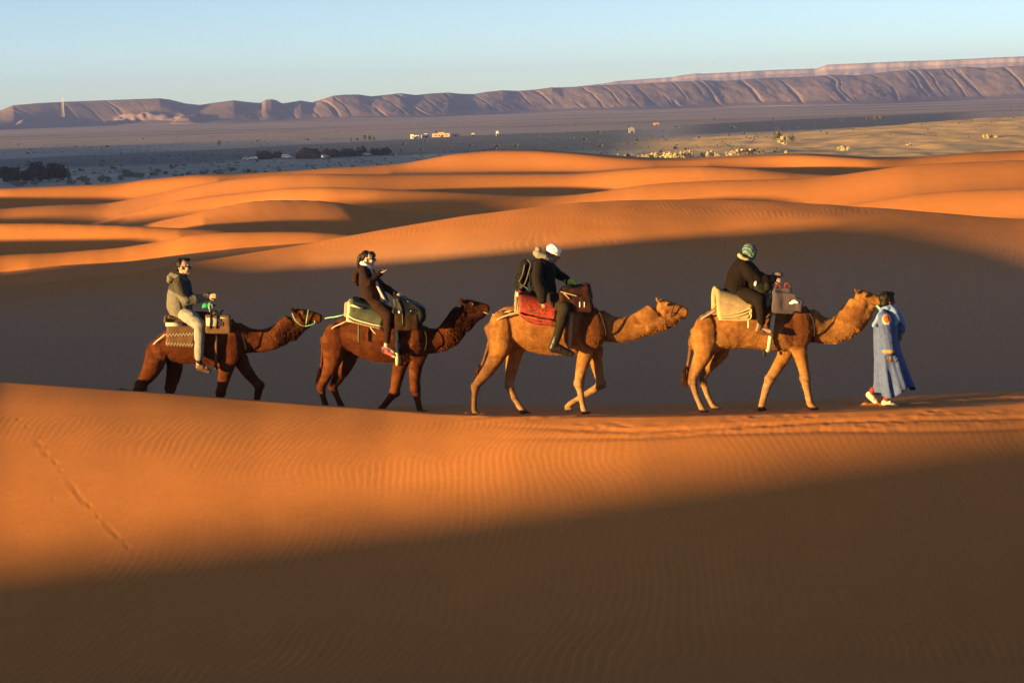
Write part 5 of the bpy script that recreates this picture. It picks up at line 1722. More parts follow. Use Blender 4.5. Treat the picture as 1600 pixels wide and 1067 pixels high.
def saddle1():
    V = V1
    T = Thing('saddle', V.p(282, 505), 'brown woollen saddle blanket with white zigzag stitching on the rearmost camel', 'saddle', 'saddles on the camels')
    T.part('blanket', sheet_mesh('blanket', drape(V, ((262, 494), (259, 540)), ((306, 500), (303, 543)), .40), .03), M_BROWNWOOL)
    T.part('back_pad', grown(Blob().chain([(V.p(259, 502, -.34), 3.6 * V.k), (V.p(261, 496, 0), 4.5 * V.k), (V.p(259, 502, .34), 3.6 * V.k)]), 'back_pad', .012, 2, .004), M_BROWNWOOL)
    T.part('trim_band', sheet_mesh('trim_band', [[V.p(259, 504, -.41), V.p(270, 504, -.42), V.p(284, 505, -.43)], [V.p(259, 510, -.42), V.p(270, 510, -.43), V.p(284, 510, -.44)]], .012), M_CREAM)
    for v0, v1, am, n in ((524, 522, 2.4, 16), (537, 539, 2.4, 18)):
        T.part('stitching', tube_mesh('stitching', zigzag(V, (260, v0), (302, v1), -.415, n, am), .42 * V.k, 5, 2), M_CREAM)
    T.part('front_pad', grown(Blob().chain([(V.p(338, 505, -.38), 6 * V.k), (V.p(336, 492, -.15), 6 * V.k), (V.p(336, 490, .15), 6 * V.k), (V.p(338, 505, .38), 6 * V.k)]), 'front_pad', .013, 2, .004), M_BROWNWOOL)
    T.part('pommel', tube_mesh('pommel', [V.p(331, 493, -.12), V.p(330, 481, -.10), V.p(336, 477, 0), V.p(330, 481, .10), V.p(331, 493, .12)], 1.3 * V.k, 7, 3), M_DARKLEATHER)
    T.part('pommel', tube_mesh('pommel', [V.p(344, 494, -.12), V.p(346, 486, -.10), V.p(349, 485, 0), V.p(346, 486, .10), V.p(344, 494, .12)], 1.3 * V.k, 7, 3), M_DARKLEATHER)
    girth(T, V, 338, 518, 337, 574, M_BROWNWOOL, .028)
    strap_part(T, 'crupper_strap', V, [(259, 522), (250, 529), (241, 537), (236, 545)], [-.37, -.32, -.24, -.10], .014, M_ROPE_PALE)
    strap_part(T, 'neck_cord', V, [(362, 498), (372, 510), (380, 526), (384, 542), (386, 550)], [-.12, -.27, -.31, -.26, -.10], .010, M_ROPE_DARK)
    B = Thing('saddle_bag', V.p(341, 506), 'brown saddle bag with cream pattern hanging in front of the man in grey', 'bag')
    b = Blob()
    b.box(V.p(341, 506.5, -.42), (20 * V.k, .085, 15 * V.k), axis=(.04, 0, 1)); b.box(V.p(340, 498, -.40), (17 * V.k, .10, 6 * V.k))
    B.part('bag_body', grown(b, 'bag_body', .012, 45, .016, 53, 6), M_BROWNWOOL)
    B.part('flap', sheet_mesh('flap', [[V.p(322, 497, -.505), V.p(332, 496.5, -.51), V.p(346, 498, -.505)], [V.p(322.5, 509, -.505), V.p(332, 510, -.51), V.p(346, 509, -.505)]], .012), M_CREAM)
    B.part('flap', sheet_mesh('flap', [[V.p(344, 493, -.46), V.p(354, 494, -.46), V.p(361, 496, -.45)], [V.p(344, 497, -.505), V.p(354, 498, -.505), V.p(361, 499, -.49)]], .012), M_CREAM)
    for u in (330, 340): B.part('strap', tube_mesh('strap', [V.p(u, 487, -.44), V.p(u - 1, 497, -.52), V.p(u - 1.5, 508, -.525), V.p(u - 1.5, 513, -.50)], 1.4 * V.k, 6, 3), M_DARKLEATHER)
    B.part('ring', tube_mesh('ring', [V.p(344 + 4.2 * math.cos(t), 506 + 3.2 * math.sin(t), -.515) for t in np.linspace(0, 2 * math.pi, 13)], .8 * V.k, 5, 2), M_LEATHER)
    b = Blob().ell(V.p(321.5, 477.5, -.22), (5.5 * V.k, .05, 4.2 * V.k)).ell(V.p(318.5, 479, -.22), (3 * V.k, .04, 3.4 * V.k))
    R_ = Thing('rope_coil', V.p(324, 478, -.22), 'green cloth and coiled pale green rope below the hands of the man in grey', 'rope')
    R_.part('cloth', grown(b, 'cloth', .010, 1, .006, 3, 20), M_GREEN)
    R_.part('coil', tube_mesh('coil', [V.p(336, 468, -.10), V.p(331, 472, -.16), V.p(326, 474, -.25), V.p(326, 481, -.28), V.p(329, 484, -.27), V.p(332, 479, -.26), V.p(328, 474, -.27), V.p(327, 480, -.28), V.p(328, 487, -.30)], .8 * V.k, 6, 3), M_ROPE_GREEN)


def saddle2():
    V = V2
    T = Thing('saddle', V.p(570, 490), 'grey green folded blanket saddle with white stripes under the woman with the ponytail', 'saddle', 'saddles on the camels')
    T.part('under_blanket', sheet_mesh('under_blanket', drape(V, ((543, 472), (541, 502)), ((604, 489), (599, 514)), .40), .03), M_CREAM)
    T.part('blanket', sheet_mesh('blanket', drape(V, ((548, 467), (545, 497)), ((604, 484), (597, 508)), .44), .045), M_GREENWOOL)
    for v, m in ((475, M_CREAM), (481, M_WHITE)):
        T.part('stripe', sheet_mesh('stripe', [[V.p(547, v, -.36), V.p(556, v + 2.2, -.385), V.p(567, v + 6, -.40)], [V.p(546.5, v + 2.6, -.40), V.p(556, v + 4.8, -.425), V.p(567, v + 8.6, -.44)]], .02), m)
    T.part('edge_roll', tube_mesh('edge_roll', [V.p(543, 491, -.44), V.p(552, 498, -.47), V.p(575, 505, -.475), V.p(597, 510, -.46)], 1.5 * V.k, 7, 3), M_CREAM)
    T.part('edge_roll', tube_mesh('edge_roll', [V.p(543, 497, -.43), V.p(552, 503, -.46), V.p(575, 509, -.47), V.p(597, 514, -.45)], 1.2 * V.k, 7, 3), M_STRAP)
    T.part('back_pad', grown(Blob().chain([(V.p(541, 492, -.36), 4 * V.k), (V.p(543, 476, -.12), 5 * V.k), (V.p(543, 476, .12), 5 * V.k), (V.p(541, 492, .36), 4 * V.k)]), 'back_pad', .012, 2, .004), M_STRAP)
    strap_part(T, 'hanging_strap', V, [(561, 504), (560.5, 518), (560.5, 535)], -.46, .018, M_GREENWOOL)
    strap_part(T, 'tassel', V, [(578, 509), (581, 515), (587, 522)], -.45, .010, M_CREAM)
    girth(T, V, 618, 500, 621, 568, M_CREAM, .035)
    girth(T, V, 623, 520, 627, 568, M_BLACKCLOTH, .03)
    strap_part(T, 'crupper_strap', V, [(541, 502), (530, 507), (519, 513), (512, 524)], [-.36, -.32, -.26, -.10], .011, M_ROPE_PALE)
    strap_part(T, 'neck_cord', V, [(660, 510), (666, 524), (666, 540), (661, 553)], [-.12, -.29, -.30, -.12], .010, M_ROPE_DARK)
    B = Thing('saddle_bag', V.p(641, 492), 'black travel bag with brown base hanging before the woman with the ponytail', 'bag')
    b = Blob()
    b.box(V.p(639, 484, -.34), (24 * V.k, .17, 14 * V.k), axis=(.42, 0, 1)); b.box(V.p(624, 477, -.34), (10 * V.k, .16, 14 * V.k)); b.ell(V.p(656, 492, -.34), (11 * V.k, .16, 15 * V.k))
    B.part('bag_top', grown(b, 'bag_top', .012, 60, .030, 55, 5), cloth_material('black_nylon', (.0085, .009, .012), .5, 9, .5, spec=.2))
    b = Blob()
    b.box(V.p(636, 502, -.38), (18 * V.k, .15, 13 * V.k)); b.ell(V.p(650, 505, -.38), (10 * V.k, .15, 10 * V.k))
    B.part('bag_base', grown(b, 'bag_base', .012, 50, .020, 57, 9), cloth_material('dark_brown_canvas', (.028, .013, .006), .4, 14))
    for pts in ([(620, 466), (626, 478), (629, 492), (630, 510)], [(636, 470), (648, 478), (660, 492)]): B.part('strap', tube_mesh('strap', [V.p(u, v, -.54) for u, v in pts], 1.3 * V.k, 6, 3), M_DARKLEATHER)
    B.part('buckle', Blob().ell(V.p(624.5, 488, -.56), (2.2 * V.k, .015, 3.4 * V.k)).raw('buckle'), M_METAL)
    B.part('buckle', Blob().ell(V.p(642, 486, -.56), (1.2 * V.k, .015, 1.2 * V.k)).raw('buckle'), M_METAL)


def saddle3():
    V = V3
    T = Thing('saddle', V.p(840, 482), 'red patterned rug saddle under the man in the white turban', 'saddle', 'saddles on the camels')
    T.part('back_panel', sheet_mesh('back_panel', drape(V, ((806, 457), (804, 487)), ((813, 460), (812, 492)), .38), .03), M_STRAP)
    T.part('rug', sheet_mesh('rug', drape(V, ((810, 454), (812, 489)), ((872, 470), (868, 501)), .43, sag=2), .03), M_RED)
    T.part('edge_roll', grown(Blob().chain([(V.p(813, 490, -.45), 3.0 * V.k), (V.p(824, 499, -.48), 5.0 * V.k), (V.p(842, 504, -.49), 5.0 * V.k), (V.p(866, 505, -.48), 4.6 * V.k)]), 'edge_roll', .011, 2, .004, 5, 12), M_RED)
    T.part('edge_cord', tube_mesh('edge_cord', [V.p(811, 490, -.50), V.p(820, 494, -.53), V.p(840, 499, -.55), V.p(866, 502, -.54)], .7 * V.k, 6, 3), cloth_material('red_cord', (.55, .09, .05), .2, 40))
    T.part('edge_cord', tube_mesh('edge_cord', [V.p(812, 493, -.50), V.p(826, 504, -.54), V.p(844, 509, -.55), V.p(866, 510, -.53)], .7 * V.k, 6, 3), cloth_material('red_cord', (.55, .09, .05), .2, 40))
    T.part('knob', Blob().ell(V.p(809, 460, -.33), (3 * V.k, .03, 4.2 * V.k)).raw('knob'), M_CREAM)
    girth(T, V, 893, 486, 889, 552, M_STRAP, .032)
    strap_part(T, 'crupper_strap', V, [(811, 488), (795, 492), (780, 498), (770, 506), (766, 516)], [-.37, -.34, -.30, -.2, -.08], .018, M_STRAP)
    strap_part(T, 'neck_cord', V, [(929, 481), (938, 490), (944, 506), (947, 520), (947, 530)], [-.10, -.26, -.31, -.27, -.10], .013, M_ROPE_DARK)
    B = Thing('duffel_bag', V.p(898, 465), 'dark brown duffel bag with grey handles before the man in the white turban', 'bag')
    b = Blob()
    b.box(V.p(899, 467, -.30), (24 * V.k, .19, 18.5 * V.k), axis=(-.14, 0, 1)); b.box(V.p(908, 474, -.30), (15.5 * V.k, .20, 13 * V.k))
    B.part('bag_body', grown(b, 'bag_body', .012, 70, .028, 59, 5), cloth_material('maroon_canvas', (.026, .0085, .006), .4, 12, .7))
    b = Blob().ell(V.p(888, 450, -.28), (12 * V.k, .17, 5.5 * V.k), axis=(-.15, 0, 1)); B.part('top_flap', grown(b, 'top_flap', .012, 2, .006, 3, 12), M_BLACKCLOTH)
    b = Blob().ell(V.p(907, 456, -.34), (7.5 * V.k, .12, 3.8 * V.k), axis=(-.1, 0, 1)); B.part('grey_cloth', grown(b, 'grey_cloth', .010, 1, .008, 5, 16), cloth_material('grey_wrap', (.22, .21, .20), .3, 20))
    B.part('handle', tube_mesh('handle', [V.p(876, 456, -.46), V.p(888, 459, -.51), V.p(903, 463, -.52)], 1.0 * V.k, 6, 3), M_STRAP)
    B.part('handle', tube_mesh('handle', [V.p(881, 458, -.49), V.p(886, 463, -.51), V.p(890, 467, -.51)], 1.0 * V.k, 6, 3), M_STRAP)
    for u in (906, 913): B.part('strap', tube_mesh('strap', [V.p(u, 472, -.50), V.p(u, 480, -.50)], .8 * V.k, 6, 3), M_WHITE)
    B.part('base_board', grown(Blob().cap(V.p(896, 487, -.36), 2.0 * V.k, V.p(917, 486, -.36), 1.8 * V.k), 'base_board', .010, 1), M_STRAP)


def saddle4():
    V = V4
    T = Thing('saddle', V.p(1146, 480), 'tan folded wool blanket saddle on the lead camel', 'saddle', 'saddles on the camels')
    T.part('blanket', sheet_mesh('blanket', drape(V, ((1119, 452), (1120, 492)), ((1182, 468), (1171, 490)), .42), .03), M_TAN)
    T.part('blanket_fold', sheet_mesh('blanket_fold', drape(V, ((1118, 454), (1121, 496)), ((1182, 470), (1172, 495)), .44), .025), M_TAN)
    T.part('blanket_fold', sheet_mesh('blanket_fold', drape(V, ((1118, 456), (1123, 500)), ((1182, 472), (1170, 500)), .46), .025), M_TAN)
    for pts in ([(1121, 492), (1140, 491), (1160, 487), (1170, 482), (1174, 484), (1174, 490)], [(1122, 495), (1145, 495), (1162, 491), (1171, 487), (1172, 492)], [(1123, 499), (1145, 500), (1166, 500), (1173, 497), (1174, 490), (1172, 485)]):
        T.part('blanket_hem', tube_mesh('blanket_hem', [V.p(u, v, -.50) for u, v in pts], 1.1 * V.k, 6, 3), cloth_material('pale_hem', (.50, .38, .19), .15, 30))
    T.part('back_pad', grown(Blob().chain([(V.p(1117, 476, -.36), 4 * V.k), (V.p(1118, 462, -.12), 5 * V.k), (V.p(1118, 462, .12), 5 * V.k), (V.p(1117, 476, .36), 4 * V.k)]), 'back_pad', .012, 2, .004), M_TAN)
    T.part('front_pad', grown(Blob().chain([(V.p(1200, 474, -.36), 5.5 * V.k), (V.p(1202, 464, -.14), 6 * V.k), (V.p(1202, 462, .14), 6 * V.k), (V.p(1200, 474, .36), 5.5 * V.k)]), 'front_pad', .012, 2, .004), M_TAN)
    T.part('pommel', tube_mesh('pommel', [V.p(1206, 462, -.10), V.p(1208, 440, -.09), V.p(1216, 434, 0), V.p(1208, 440, .10), V.p(1206, 462, .10)], 1.3 * V.k, 7, 3), M_DARKLEATHER)
    b = Blob().ell(V.p(1215, 429.5, -.14), (9.5 * V.k, .12, 5 * V.k)); T.part('pommel_pad', grown(b, 'pommel_pad', .010, 2, .005, 3, 14), cloth_material('grey_wool', (.16, .12, .09), .3, 20))
    girth(T, V, 1209, 488, 1201, 547, M_CREAM, .035)
    strap_part(T, 'tie_strap', V, [(1169, 500), (1169.5, 506), (1169, 512)], -.46, .014, M_CREAM)
    strap_part(T, 'crupper_strap', V, [(1119, 484), (1108, 491), (1097, 498), (1090, 506)], [-.36, -.31, -.24, -.10], .018, cloth_material('grey_strap', (.20, .19, .18), .2, 30))
    strap_part(T, 'neck_cord', V, [(1258, 478), (1266, 490), (1272, 505), (1273, 520), (1271, 532)], [-.10, -.26, -.31, -.27, -.10], .011, M_ROPE_DARK)
    strap_part(T, 'tassel', V, [(1194, 548), (1194, 556)], -.12, .028, M_ROPE_DARK)
    B = Thing('saddle_bag', V.p(1230, 475), 'purplish grey cloth bag with white emblem hanging before the woman in black', 'bag')
    b = Blob()
    b.box(V.p(1224, 473, -.42), (18.5 * V.k, .10, 17 * V.k), axis=(.16, 0, 1)); b.box(V.p(1240, 475, -.42), (15 * V.k, .10, 11 * V.k), axis=(.25, 0, 1)); b.box(V.p(1223, 456, -.40), (13 * V.k, .06, 7 * V.k))
    B.part('bag_body', grown(b, 'bag_body', .012, 50, .028, 61, 5), cloth_material('purple_grey_nylon', (.070, .052, .062), .25, 9, .6))
    b = Blob()
    for u, v, ru, rv in ((1237, 473.5, 4, 2.2), (1241, 471.5, 5, 3), (1245, 472.5, 3, 2)): b.ell(V.p(u, v, -.525), (ru * V.k, .018, rv * V.k))
    B.part('emblem', grown(b, 'emblem', .006, 1), M_WHITE)
    for pts in ([(1212, 452), (1213, 446), (1217, 444), (1221, 452)], [(1226, 450), (1228, 442), (1233, 445), (1236, 454)]): B.part('handle', tube_mesh('handle', [V.p(u, v, -.38) for u, v in pts], 1.1 * V.k, 6, 3), cloth_material('red_black_strap', (.20, .03, .025), .7, 60))
    K = Thing('pouch', V.p(1190, 449, -.3), 'small black pouch hanging under the arm of the woman in black', 'bag')
    b = Blob()
    for u, v, ru, rv in ((1188, 448, 12, 8), (1198, 448, 8, 9), (1192, 455, 9, 5)): b.ell(V.p(u, v, -.36), (ru * V.k, .09, rv * V.k))
    K.part('pouch_body', grown(b, 'pouch_body', .011, 2, .007, 7, 12), cloth_material('black_olive', (.016, .015, .010), .4, 14))
    K.part('strap', tube_mesh('strap', [V.p(1178, 440, -.40), V.p(1172, 430, -.38), V.p(1166, 412, -.24)], 1.0 * V.k, 6, 3), M_BLACKCLOTH)


saddle1()
saddle2()
saddle3()
saddle4()

# ---------------- halters and lead ropes
HP = [c.hp for c in CAMELS]


def halter(i, label, mat, nose=18, cheek=True):
    V, hp = CAMELS[i].view, HP[i]
    T = Thing('halter', hp(10, 0, 0), label, 'halter', 'rope halters on the camels')
    k = V.k
    def ring(a, half_up, half_dn, lat):
        return [hp(a + 0.8 * math.sin(t), (half_up if math.sin(t) > 0 else half_dn) * math.sin(t), lat * math.cos(t)) for t in np.linspace(0, 2 * math.pi, 17)]
    T.part('nose_loop', tube_mesh('nose_loop', ring(nose, 12.0, 13.0, .125), .75 * k, 6, 2), mat)
    if cheek:
        T.part('throat_rope', tube_mesh('throat_rope', [hp(-6, 4, -.16), hp(0, -6, -.165), hp(8, -12, -.14), hp(nose - 2, -14, -.10)], .8 * k, 6, 4), mat)
        T.part('chin_rope', tube_mesh('chin_rope', [hp(nose - 2, -14, -.10), hp(26, -11, -.09), hp(31, -7, -.07), hp(30, -3.5, -.075)], .8 * k, 6, 4), mat)
    return T


halter(0, 'pale green rope halter on the muzzle of the rearmost camel', M_ROPE_GREEN)
solo('lead_rope', tube_mesh('lead_rope', [HP[0](32, -5, -.05), V1.p(510, 497, -.05), V2.p(524, 495, -.20), V2.p(541, 491, -.30)], .0115, 6, 4), M_ROPE_GREEN, V1.p(520, 495), 'pale green lead rope from the rearmost camel to the saddle in front', 'rope')
solo('lead_rope', tube_mesh('lead_rope', [HP[1](29, -4, -.06), V2.p(762, 490, -.06), V2.p(771, 491.5, -.05), V3.p(789, 488, -.2), V3.p(806, 484, -.30)], .009, 6, 4), M_ROPE_PALE, V2.p(775, 490), 'thin white lead rope between the shaggy dark camel and the red saddle', 'rope')
halter(2, 'dark cord halter with a knot at the mouth of the camel with lifted foreleg', M_ROPE_DARK, 21, False).part('knot', grown(Blob().chain([(HP[2](37, -6, 0), .9 * V3.k), (HP[2](40, -9, 0), 1.9 * V3.k), (HP[2](43, -8, 0), 1.0 * V3.k)]), 'knot', .008, 1), M_ROPE_DARK)
GT = Thing('lead_rope', V4.p(1380, 486), 'frayed turquoise rope tied at the mouth of the lead camel', 'rope')
for j in range(5):
    GT.part('strand', tube_mesh('strand', [HP[3](31, -5 + j * .4, -.07), V4.p(1376 + j * 1.2, 488, -.10 - .01 * j), V4.p(1372 + 2.2 * j, 497 + (j % 3) * 3, -.14)], .010, 5, 3), M_ROPE_GREEN if j % 2 else cloth_material('turquoise_rope', (.12, .26, .27), .4, 60))

# ------------------------------------------------------------------ the camp, village, trees and scrub out on the plain


def on_plain(u, v, r0=300.0, r1=2800.0):
    """Where the sight line of photo pixel u, v meets the plain."""
    d = ray(u, v)
    a, te = math.atan2(d[0], d[1]), d[2] / math.hypot(d[0], d[1])
    rr = np.geomspace(r0, r1, 3000)
    zz = plain_z(rr * math.sin(a), rr * math.cos(a))
    hit = zz >= EYE[2] + rr * te
    i = int(np.argmax(hit)) if hit.any() else len(rr) - 1
    return Vector((rr[i] * math.sin(a), rr[i] * math.cos(a), float(zz[i])))


def px_size(p):
    return p.y / FOC


M_DARKLEAF = simple('dark_foliage', (0.010, 0.026, 0.022), 0.8, 0.5, 0.8)
M_GREYLEAF = simple('grey_scrub_leaf', (0.17, 0.19, 0.145), 0.85, 0.35, 0.8)
M_DRYLEAF = simple('dry_scrub_leaf', (0.50, 0.42, 0.24), 0.85, 0.3, 0.8)
M_OLIVE = simple('olive_leaf', (0.13, 0.12, 0.055), 0.8, 0.4, 0.8)
M_PALM = simple('palm_leaf', (0.13, 0.125, 0.045), 0.7, 0.35, 0.8)
M_BARK = simple('bark', (0.10, 0.07, 0.05), 0.9, 0.3, 3)
M_TENT = simple('black_tent_wool', (0.009, 0.008, 0.009), 0.9, 0.4, 0.9)
M_CAR = simple('white_car_paint', (0.55, 0.57, 0.60), 0.3, 0.05, spec=0.5)
M_CARGLASS = simple('car_glass', (0.03, 0.035, 0.04), 0.1, 0.1, spec=0.6)
M_TYRE = simple('tyre_rubber', (0.02, 0.02, 0.02), 0.8, 0.2)
M_ADOBE = simple('adobe_wall', (0.52, 0.37, 0.24), 0.9, 0.15, 0.6)
M_PALEWALL = simple('pale_wall', (0.70, 0.60, 0.48), 0.9, 0.1, 0.6)
M_HUTWALL = simple('grey_hut_wall', (0.22, 0.22, 0.23), 0.9, 0.2, 0.6)
M_OPENING = simple('dark_opening', (0.02, 0.018, 0.018), 0.9, 0.1)
M_MAST = simple('mast_steel', (0.62, 0.55, 0.50), 0.5, 0.1)


def box_mesh(name, c, h, rot=0.0, taper=1.0):
    c = np.array(c, float)
    cs, sn = math.cos(rot), math.sin(rot)
    V = []
    for z in (-1, 1):
        t = taper if z > 0 else 1.0
        for x, y in ((-1, -1), (1, -1), (1, 1), (-1, 1)):
            a, b = x * h[0] * t, y * h[1] * t
            V.append((c[0] + a * cs - b * sn, c[1] + a * sn + b * cs, c[2] + z * h[2]))
    me = bpy.data.meshes.new(name)
    me.from_pydata([tuple(map(float, v)) for v in V], [], [(3, 2, 1, 0), (4, 5, 6, 7), (0, 1, 5, 4), (1, 2, 6, 5), (2, 3, 7, 6), (3, 0, 4, 7)])
    me.update()
    return me


def leaves(name, n, ell, size, seed, clumps=9, up_bias=0.0, shape=1.6):
    """A crown: many small leaf faces gathered in clumps, gaps between. Built about the origin."""
    rng = np.random.default_rng(seed)
    cc = rng.normal(size=(clumps, 3)); cc /= np.linalg.norm(cc, axis=1, keepdims=True)
    cc *= (rng.random((clumps, 1)) ** 0.45) * 0.72
    cr = 0.26 + 0.22 * rng.random(clumps)
    k = rng.integers(clumps, size=n)
    d = rng.normal(size=(n, 3)); d /= np.linalg.norm(d, axis=1, keepdims=True)
    p = cc[k] + d * (cr[k] * rng.random(n) ** 0.4)[:, None]
    p = p * np.array(ell)
    p[:, 2] += ell[2] * 0.92
    p = p[p[:, 2] > 0.02]
    n = len(p)
    a = rng.normal(size=(n, 3)); a[:, 2] += up_bias * rng.random(n) * 3
    a /= np.linalg.norm(a, axis=1, keepdims=True)
    b = np.cross(a, rng.normal(size=(n, 3))); b /= np.linalg.norm(b, axis=1, keepdims=True)
    s = (size * (0.6 + 0.8 * rng.random(n)))[:, None]
    V = np.stack([p - a * s * shape * 0.5, p + b * s * 0.5, p + a * s * shape * 0.5, p - b * s * 0.5], axis=1).reshape(-1, 3)
    F = np.arange(n * 4).reshape(-1, 4)
    return np_mesh(name, V, F, False)


def plant(kind, p, crown, mat, h, label, cat, group, trunk=0.0, rz=0.0, sx=1.0, sz=1.0):
    o = bpy.data.objects.new(kind, None)
    o.location = p
    o.rotation_euler = (0, 0, rz)
    COL.objects.link(o)
    tag(o, label, cat, group)
    c = link('crown', crown, o, mat)
    c.scale = (sx, sx, sz)
    if trunk:
        if not hasattr(plant, 'trunk'):
            plant.trunk = tube_mesh('trunk', [(0, 0, -0.05), (0.02, 0.01, 0.3), (-0.01, 0.02, 0.65), (0.02, 0, 1.0)], [0.07, 0.055, 0.045, 0.03], 7, 2)
            plant.trunk.materials.append(M_BARK)
        t = link('trunk', plant.trunk, o)
        t.scale = (h * 0.8, h * 0.8, trunk)
    return o


rng = np.random.default_rng(77)
# the dark tamarisk grove at the left edge
GROVE = [leaves('crown', 1500, (1.5, 1.5, 2.0), 0.30, s, 14) for s in (1, 2, 3)]
for m in GROVE: m.materials.append(M_DARKLEAF)
cnt = {}
words = ['first', 'second', 'third', 'fourth', 'fifth', 'sixth', 'seventh', 'eighth', 'ninth', 'tenth', 'eleventh', 'twelfth', 'thirteenth', 'fourteenth', 'fifteenth']
GR = [(3, 286, 24), (14, 287, 22), (25, 287, 22), (36, 287, 20), (46, 286, 20), (54, 286, 28), (63, 285, 23), (72, 285, 24), (81, 284, 25), (89, 283, 23), (95, 282, 17)]
for i, (u, v, h) in enumerate(GR):
    p = on_plain(u, v)
    H = h * px_size(p)
    lab = 'tallest dark tree, standing up in the middle of the grove at the left edge' if i == 5 else ('small dark tree at the right end of the grove by the dunes' if i == 10 else ('dark tree cut by the left edge of the photo' if i == 0 else words[i] + ' dark green tree from the left in the dense grove at the left edge'))
    plant('tamarisk_tree', p + Vector((0, rng.uniform(-3, 6), 0)), GROVE[i % 3], None, H / 4, lab, 'tree', 'dark trees of the grove', H * 0.35, rng.uniform(0, 6), H / 4.2 * 1.55, H / 3.3)
# grey scrub before and beside the grove
SCRUB = [leaves('crown', 420, (1.3, 1.3, 0.85), 0.20, 20 + s, 8, 0.5) for s in range(3)]
GREY = []
for m in SCRUB: m.materials.append(M_GREYLEAF)
for i in range(46):
    u = rng.uniform(0, 250) if i < 36 else rng.uniform(250, 400)
    v = 292.5 - u * 0.045 + rng.uniform(-7, 1.5) if u < 190 else 279 - (u - 190) * 0.02 + rng.uniform(-6, 0)
    p = on_plain(u, v)
    H = rng.uniform(6, 13) * px_size(p)
    plant('grey_shrub', p, SCRUB[i % 3], None, H, 'grey green desert shrub in front of the dark grove' if u < 110 else ('grey green desert shrub between the dark grove and the bright far dune' if u < 250 else 'grey green desert shrub in the shade left of the tents'), 'shrub', 'grey shrubs beyond the left dunes', 0, rng.uniform(0, 6), H / 1.9, H / 1.9)
p = on_plain(107, 282)
yt = leaves('crown', 700, (1.2, 1.2, 2.0), 0.22, 33, 9); yt.materials.append(M_OLIVE)
plant('slender_tree', p, yt, None, 1, 'pale olive slender tree beside the right end of the dark grove', 'tree', None, 1.2, 0, 0.9, 19 * px_size(p) / 4)
# sunlit dry bushes at the right, behind the dune crest
DRY = [leaves('crown', 460, (1.2, 1.2, 0.95), 0.20, 40 + s, 8, 1.2, 2.6) for s in range(4)]
for m in DRY: m.materials.append(M_DRYLEAF)
BUSH = [(966, 245, 5), (978, 247, 5), (985, 246, 6), (997, 248, 5), (1005, 248, 7), (1013, 249, 7), (1021, 248, 11), (1028, 249, 12), (1036, 249, 8), (1044, 249, 12), (1051, 249, 13), (1058, 249, 11), (1066, 248, 12), (1073, 248, 13), (1080, 247, 7),
        (1098, 246, 8), (1106, 246, 9), (1113, 245, 10), (1121, 245, 6), (1136, 244, 7), (1143, 244, 9), (1151, 243, 10), (1185, 241, 7), (1192, 240, 5), (1228, 240, 5), (1312, 236, 7), (1318, 236, 9), (1325, 236, 8), (1418, 229, 4), (1424, 228, 4), (1540, 217, 8), (1549, 216, 6), (1556, 216, 5)]
for i, (u, v, h) in enumerate(BUSH):
    p = on_plain(u, v)
    H = h * px_size(p)
    if 960 <= u <= 1082: lab, g = 'pale dry bush in the sunlit thicket behind the dunes', 'dry bushes in the thicket left of the small camels'
    elif u < 1160: lab, g = 'pale dry bush between the thicket and the small far camels', 'dry bushes left of the small camels'
    elif u < 1240: lab, g = 'low pale bush between the small far camels and the palms', 'bushes right of the small camels'
    elif u < 1330: lab, g = 'pale spiky bush on the yellow sand right of the palms', 'spiky bushes on the yellow sand'
    else: lab, g = 'small pale bush on the sunlit sand at the far right', 'small bushes at the far right'
    cnt[g] = cnt.get(g, -1) + 1
    lab = lab + ', ' + words[cnt[g]] + ' from the left' if g else lab
    plant('dry_bush', p, DRY[i % 4], None, H, lab, 'bush', g, 0, rng.uniform(0, 6), H / 1.75, H / 1.75)
# low scrub all over the plain: nobody could count it
pts, sz = [], []
for i in range(3600):
    az = rng.uniform(-15.5, 15.5) * math.pi / 180
    r = 400 * (3.6 ** rng.random())
    n_ = float(fbm(np.array([r * math.sin(az) * 0.012]), np.array([r * math.cos(az) * 0.006]), 3, 61)[0])
    if rng.random() > sstep(n_, 0.38, 0.62): continue
    x, y = r * math.sin(az), r * math.cos(az)
    pts.append((x, y, plain_height(x, y))); sz.append(rng.uniform(0.12, 0.5) * (1 + 1.2 * (rng.random() < .06)))
one = leaves('seed', 26, (1, 1, 0.7), 0.62, 61, 4)
ov = co_of(one)
P_, S_ = np.array(pts), np.array(sz)
V_ = (P_[:, None, :] + ov[None] * S_[:, None, None]).reshape(-1, 3)
sc = np_mesh('desert_scrub', V_, np.arange(len(V_)).reshape(-1, 4), False)
tag(link('desert_scrub', sc, mat=simple('low_scrub', (0.17, 0.17, 0.125), 0.9, 0.4, 0.3)), 'low scrub scattered over the plain', kind='stuff')

# two palms
FRONDS = {}


